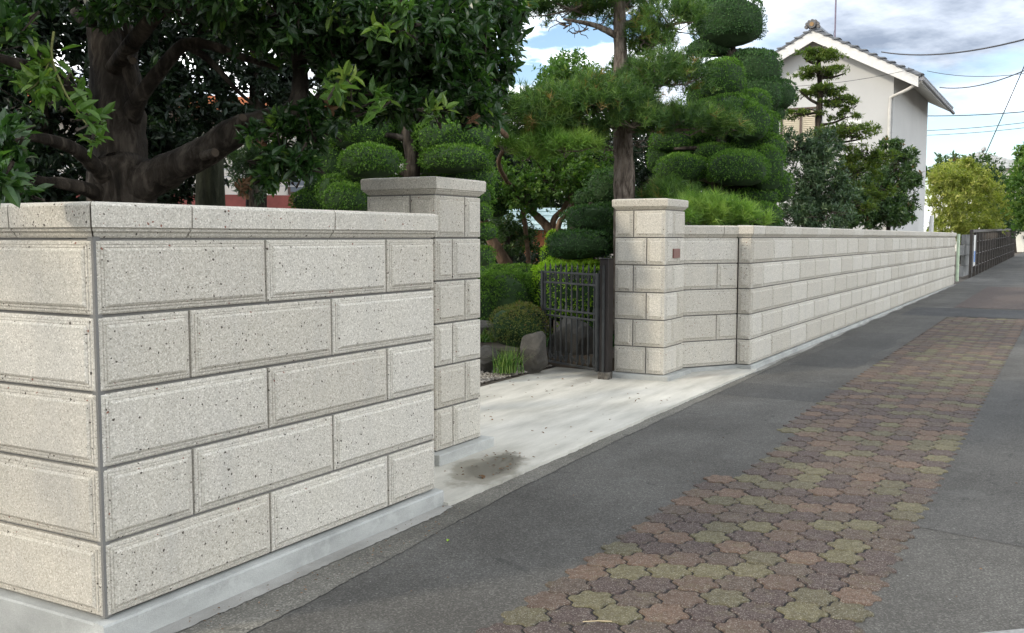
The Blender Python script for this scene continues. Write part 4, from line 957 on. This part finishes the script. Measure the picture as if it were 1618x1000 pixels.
# tile rows seen edge-on along the verge and the eave
tm = MB().tube([(0,0,0),(.30,0,0)], .075, 8).mesh('verge_tile'); tm.materials.append(TILE)
k = 0
for s_ in (-1, 1):
    for i in range(12):
        y = RY+s_*(.16+i*.245); o = obj('verge_tile', tm, None, roof); o.location = (HX0-gv_-.07, y, roofpt(y,.150)); o.rotation_euler = (0, 0, 0); o.scale = (1, 1.6, .28)
te = MB().tube([(0,0,0),(0,.35,.35*sl)], .06, 8).mesh('eave_tile'); te.materials.append(TILE)
ye = HY0-ov-.09
for i in range(34):
    o = obj('eave_tile', te, None, roof); o.location = (HX0-gv_+i*.247, ye, roofpt(ye,.145))
MB().tube([(HX0-gv_-.05,RY,RZ+.22),(HX1+gv_+.05,RY,RZ+.22)], .13, 10).build('ridge', TILE, roof)
orn = MB(); orn.tube([(HX0-gv_-.16,RY,RZ+.25),(HX0-gv_-.02,RY,RZ+.25)], .11, 14)
for a in range(7):
    th = math.pi*(a/6); orn.tube([(HX0-gv_-.12,RY+.17*math.cos(th),RZ+.19+.16*math.sin(th)),(HX0-gv_-.02,RY+.17*math.cos(th),RZ+.19+.16*math.sin(th))], .05, 8)
on = orn.build('ridge_end_tile', m_plain('ridge_end_glaze', (.12,.115,.11), .6, .35, 12), H)
MB().tube([(HX0-gv_-.175,RY,RZ+.25),(HX0-gv_-.16,RY,RZ+.25)], .06, 12).build('crest', m_plain('ochre_glaze', (.28,.17,.07), .6, .3, 20), on)
gz = roofpt(HY0-ov, .0)-.02
MB().tube([(HX0-gv_,HY0-ov-.11,gz+.02),(HX1+gv_,HY0-ov-.11,gz-.02)], .055, 8).build('gutter_pipe', m_plain('gutter_grey', (.20,.20,.21), .5, .2, 8), H)
MB().tube([(HX0-.3,HY0-ov-.10,gz-.02),(HX0-.25,HY0-.4,gz-.22),(HX0-.06,HY0+.06,gz-.38),(HX0-.05,HY0+.08,gz-.7),(HX0-.05,HY0+.08,-.1)], .045, 8).build('downpipe', m_plain('pipe_beige', (.55,.53,.48), .5, .1, 8), H)
# louvred window
wy0, wy1, wz0, wz1 = 3.36, 4.42, 3.95, 5.14
wn = MB(); 
for (a,b,c,d) in [(wy0-.05,wy0,wz0,wz1),(wy1,wy1+.05,wz0,wz1),(wy0-.05,wy1+.05,wz1,wz1+.05),(wy0-.05,wy1+.05,wz0-.05,wz0),((wy0+wy1)/2-.03,(wy0+wy1)/2+.03,wz0,wz1)]:
    wn.box(HX0-.06, HX0-.004, a, b, c, d)
wf = wn.build('window', BROWN, H)
lm = MB().add([(-.03,wy0,0),(-.03,wy1,0),(-.008,wy1,.055),(-.008,wy0,.055),(-.025,wy0,-.006),(-.025,wy1,-.006),(-.003,wy1,.05),(-.003,wy0,.05)], [(0,1,2,3),(4,7,6,5),(0,4,5,1),(3,2,6,7)]).mesh('louvre'); lm.materials.append(LOUV)
for i in range(20):
    o = obj('louvre', lm, None, wf); o.location = (HX0-.006, 0, wz0+.01+i*.057)
MB().box(HX0-.03,HX0-.004,2.20,2.62,4.1,4.75).build('wall_vent', WHITEP, H)
# television mast
MB().tube([(33.0,4.2,RZ-.4),(33.0,4.2,10.9)], .028, 6).build('mast', m_plain('mast_steel', (.16,.13,.17), .5, .2, 10, .4), H)
for z in (8.6,): MB().tube([(33.0,4.2,z),(33.4,4.6,RZ-.3)], .006, 4).build('guy_wire', CABLE, H)

# ------------------------------------------------------------------ house behind the big tree, small pale roof
H = root('cream_house', 0,0,0, 'cream house with red-brown balcony board and railing behind the topiary', 'house')
a = P(395,330,20); b = P(560,330,20.6); dv_ = unit(np.array([b[0]-a[0], b[1]-a[1], 0])); nv = np.array([dv_[1], -dv_[0], 0])
if np.dot(nv, CAM-a) < 0: nv = -nv
ang = math.atan2(dv_[1], dv_[0]); H.location = (a[0], a[1], 0); H.rotation_euler = (0, 0, ang)   # local x along the facade, local -y to the viewer
sy = -1 if np.dot(np.array([-math.sin(ang), math.cos(ang), 0]), nv) < 0 else 1
def hb(name, x0, x1, y0, y1, z0, z1, mat, par=H): return MB().box(x0, x1, min(sy*y0,sy*y1), max(sy*y0,sy*y1), z0, z1).build(name, mat, par)
hb('wall', -5, 5, -5, 0, -.1, 3.9, CREAM)
hb('balcony_board', -5, 5, .0, 1.0, 1.98, 2.24, RED)
for z in (2.42, 2.58, 2.72): hb('railing', -5, 5, .93, .95, z-.012, z+.012, STEEL)
for i in range(18): hb('baluster', -5+i*.6, -5+i*.6+.025, .955, .975, 2.245, 2.74, STEEL)
wf = hb('window', .75, 1.75, .004, .05, 2.30, 3.25, BROWN); hb('pane', .80, 1.22, .052, .058, 2.35, 3.20, GLASS, wf); hb('pane', 1.28, 1.70, .052, .058, 2.35, 3.20, GLASS, wf)
hb('eave_board', -5.2, 5.2, 0.002, .75, 3.72, 3.85, BROWN)
for i in range(46): hb('roof_tile', -5.2+i*.226, -5.2+i*.226+.20, -.6, .82, 3.853, 3.98, TERRA)
hb('roof', -5.2, 5.2, -5.2, -.62, 3.91, 4.3, TERRA)
R2 = root('garden_pavilion', 0,0,0, 'pale green tiled roof of a small outbuilding glimpsed behind the maple', 'outbuilding')
a = P(765,362,21); b = P(935,362,21); c0 = (a+b)/2; ang = math.atan2(b[1]-a[1], b[0]-a[0]); R2.location = (c0[0], c0[1], 0); R2.rotation_euler = (0,0,ang)
W_ = np.linalg.norm(b-a)/2; fw_ = np.array([-math.sin(ang), math.cos(ang), 0]); sg = 1 if np.dot(fw_, _f) > 0 else -1
z0, z1 = 1.60, 2.10
for i in range(5):
    t0_, t1_ = i/5, (i+1)/5
    MB().add([(-W_+.5*t0_, sg*1.6*t0_, z0+(z1-z0)*t0_+.02),(W_-.5*t0_, sg*1.6*t0_, z0+(z1-z0)*t0_+.02),(W_-.5*t1_, sg*1.6*t1_, z0+(z1-z0)*t1_),(-W_+.5*t1_, sg*1.6*t1_, z0+(z1-z0)*t1_),
              (-W_+.5*t0_, sg*1.6*t0_, z0+(z1-z0)*t0_-.01),(W_-.5*t0_, sg*1.6*t0_, z0+(z1-z0)*t0_-.01),(W_-.5*t1_, sg*1.6*t1_, z0+(z1-z0)*t1_-.04),(-W_+.5*t1_, sg*1.6*t1_, z0+(z1-z0)*t1_-.04)],
             [(0,1,2,3),(4,7,6,5),(0,4,5,1),(1,5,6,2),(2,6,7,3),(3,7,4,0)]).build('roof_course', TEAL, R2)
MB().box(-W_+.3, W_-.3, min(sg*.3,sg*1.5), max(sg*.3,sg*1.5), -.05, 1.58).build('wall', TERRA, R2)

# ------------------------------------------------------------------ far end of the street
FX0, FX1, FY = 36.6, 66.0, .02
Fn = root('slatted_fence', 0,0,0, 'dark metal post fence before a grey block wall at the far end of the street', 'fence')
for i in range(21):
    x = FX0+i*(FX1-FX0)/20; MB().box(x-.05, x+.05, FY-.05, FY+.05, zr(x)-.05, zr(x)+1.60).build('post', FENCE, Fn)
MB().add([(FX0-.05,FY-.06,zr(FX0)+1.60),(FX1,FY-.06,zr(FX1)+1.60),(FX1,FY+.06,zr(FX1)+1.60),(FX0-.05,FY+.06,zr(FX0)+1.60),(FX0-.05,FY-.06,zr(FX0)+1.70),(FX1,FY-.06,zr(FX1)+1.70),(FX1,FY+.06,zr(FX1)+1.70),(FX0-.05,FY+.06,zr(FX0)+1.70)],
    [(0,3,2,1),(4,5,6,7),(0,1,5,4),(1,2,6,5),(2,3,7,6),(3,0,4,7)]).build('top_rail', FENCE, Fn)
for i in range(3):
    z = .35+.45*i; MB().tube([(FX0,FY,zr(FX0)+z),(FX1,FY,zr(FX1)+z)], .018, 5).build('rail', FENCE, Fn)
Bw = root('block_wall', 0,0,0, 'grey concrete block wall showing between the dark fence posts', 'wall')
for i in range(36):
    x = FX0+i*.8
    for k in range(4):
        w_ = .8-.02; z = zr(x)+.02+k*.38; sh = .4 if k % 2 else 0
        if x+sh+w_ < FX1: MB().box(x+sh, x+sh+w_, FY+.22, FY+.36, z, z+.36).build('block', GREYB, Bw)
bn = root('banner', 0,0,0, 'white and blue printed strip tied to the first fence post', 'banner')
MB().box(FX0+.10, FX0+.75, FY-.085, FY-.075, .42, 1.52).build('sheet', WHITEP, bn); MB().box(FX0+.16, FX0+.69, FY-.0885, FY-.0865, .55, .95).build('print', BLUEP, bn)
MB().tube([(33.2,.13,zr(33)),(33.2,.13,1.55)], .05, 8).build('post', GREENP, tag(empty('marker_post'), 'slim pale green marker post just past the end of the long wall', 'post'))
MB().tube([(32.6,.9,0),(32.6,.9,2.15)], .07, 8).build('post', WHITEP, tag(empty('white_pipe'), 'white pipe standing behind the far end of the wall beside the yellow hedge', 'pipe'))
e = root('autumn_hedge', 0,0,0, 'large yellowing green bushy hedge behind the far fence', 'hedge')
g0 = ground_pt(1520,370,50,.1); limb_w(e, np.array([np.r_[g0,.12], np.r_[g0+[0,0,1.2],.1], np.r_[g0+[0,0,2.6],.04]]), BARK, 'stem', 6)
crown(e, [(1500,310,36,52,48,1.4,520),(1535,305,34,48,50,1.4,420),(1565,330,30,40,52,1.3,300),(1500,360,34,22,48,1.2,220),(1545,360,34,20,50,1.2,200),(1490,285,20,25,49,1,120),(1520,268,26,18,50,1,120)], LF_HEDGE, .17, .42, 9, DIAM, name='foliage')
backtree('dark green tree behind the yellowing hedge, beside the white house', [(1500,268,36,22,58,1.6,200),(1540,275,44,30,60,1.8,300),(1580,320,36,46,62,1.8,340),(1585,352,30,24,58,1.5,160)], LF_BUSH, .24, (1540,380,60), name='street_tree')
backtree('light green tree at the far bend of the street', [(1628,290,26,60,45,1.6,420),(1640,240,26,30,46,1.4,200),(1632,345,18,30,46,1.2,150)], LF_MAPLE, .2, (1640,390,45), name='street_tree', tint0=.55)
backtree('dark shrubbery low behind the far end of the slatted fence', [(1600,340,20,34,72,1.5,200),(1618,370,24,26,75,1.5,200)], LF_DARK, .25, (1605,395,72), name='street_tree')
h3 = root('far_house', 0,0,0, 'distant low house with weathered grey roof behind the street trees', 'house')
q = P(1555,262,78); MB().box(q[0]-3, q[0]+4, q[1]-3.4, q[1]+3.4, .2, q[2]-.3).build('wall', CREAM, h3)
MB().add([(q[0]-3.6,q[1]-4,q[2]-.45),(q[0]+4.6,q[1]-4,q[2]-.45),(q[0]+4.6,q[1]+4,q[2]-.45),(q[0]-3.6,q[1]+4,q[2]-.45),(q[0]-.6,q[1]+.3,q[2]+1.1),(q[0]+1.6,q[1]+.3,q[2]+1.1)], [(0,1,5,4),(1,2,5),(2,3,4,5),(3,0,4),(0,3,2,1)]).build('roof', m_plain('weathered_roof', (.30,.30,.29), .8, .3, 3), h3)

# ------------------------------------------------------------------ overhead wires
def wire(label, a, b, sag, r=.012, name='overhead_wire'):
    a, b = np.array(a), np.array(b); n = 14
    pts = [a+(b-a)*t+np.array([0,0,-sag*4*t*(1-t)]) for t in np.linspace(0, 1, n+1)]
    return tag(MB().tube(pts, r, 5).build(name, CABLE), label, 'wire')
wire('thick service wire running from the verge of the white house roof', P(1393,82,27.0), P(1700,38,17), .25, .017)
wire('thin wire leaving the house eave just above the lower cable', P(1465,112,28), P(1720,94,22), .25, .008)
wire('dark cable looping from the house gutter towards the road', P(1485,138,31), P(1720,55,20), .35, .015)
wire('coiled thin cable level across the pale clouds behind the house', P(1380,180,46), P(1760,158,40), .3, .02)
wire('upper of two thin parallel far wires behind the house', P(1380,207,55), P(1760,172,45), .3, .016)
wire('lower of two thin parallel far wires behind the house', P(1380,214,56), P(1760,181,45), .3, .014)
wire('thin wire crossing the white gable in front of the conifer', P(1180,138,24.5), P(1428,112,26.8), .12, .006)
gw = wire('slanting guy wire with small insulator above the yellow hedge', P(1549,262,60), P(1660,10,48), .0, .026, 'guy_wire')
q0, q1 = P(1552.5,240,59.6), P(1556,232,59.4); MB().tube([q0, (q0+q1)/2, q1], [.06,.16,.06], 8).build('insulator', m_plain('porcelain', (.3,.3,.3), .4, .1, 10), gw)

# ------------------------------------------------------------------ small litter
r = np.random.default_rng(77)
def litter(name, label, n, xr, yr, z, mat, s0, s1, kind='stuff'):
    pos = np.c_[r.uniform(*xr, n), r.uniform(*yr, n), np.zeros(n)]
    pos[:,2] = [(-.079+.0055*(p[0]-2.28) if z == 'd' else zr(p[0])+(.006 if p[1] > -.4 else .002)) for p in pos]
    L = r.uniform(s0, s1, n); d = unit(np.c_[r.normal(size=(n,2)), r.normal(size=n)*.15]); nr = unit(np.c_[r.normal(size=(n,2))*.25, np.ones(n)])
    V, F, R = leaves(LEAF, pos+np.array([0,0,.006]), d, nr, L, L*.5, r.random(n))
    o = obj(name, mesh_np(name, V, [F], rnd=R), mat); return tag(o, label, 'litter', kind=kind)
litter('leaf_litter', 'small dry leaf crumbs scattered over the concrete driveway', 110, (2.6,7.0), (-.02,1.9), 'd', LF_DEAD, .012, .035)
litter('leaf_crumbs', 'tiny dark crumbs along the damp patch by the pillar foot', 45, (2.75,3.6), (-.03,.36), 'd', LF_DEAD, .012, .03)
litter('street_litter', 'bits of leaf and grit scattered over the asphalt', 70, (.6,9), (-3.2,-.4), None, LF_DEAD, .006, .02)
litter('gutter_grit', 'grit and leaf crumbs gathered in the gutter along the corner wall', 90, (.3,2.3), (-.34,-.06), None, LF_DEAD, .006, .018)
def one_leaf(label, x, y, mat, L, z=None, ang=0.):
    p = np.array([[x, y, (z if z is not None else zr(x)+.008)]]); V, F, R = leaves(LEAF, p, np.array([[math.cos(ang), math.sin(ang), .1]]), np.array([[.1,.05,1.]]), np.array([L]), np.array([L*.45]), np.array([.6]))
    return tag(obj('fallen_leaf', mesh_np('fallen_leaf', V, [F], rnd=R), mat), label, 'leaf')
one_leaf('small bright green leaf lying on the asphalt by the driveway', 1.72, -.43, LF_LIME, .035, None, .4)
one_leaf('curled brown leaf at the edge of the damp patch', 2.86, .03, LF_DEAD, .075, -.072, 1.1)
tw = MB().tube([(1.07,-1.50,zr(1)+.024),(1.10,-1.55,zr(1)+.027),(1.13,-1.60,zr(1)+.024)], .0022, 4).build('twig', m_plain('straw', (.45,.36,.22), .8, .1, 30)); tag(tw, 'pale straw twig lying across a paver', 'twig')
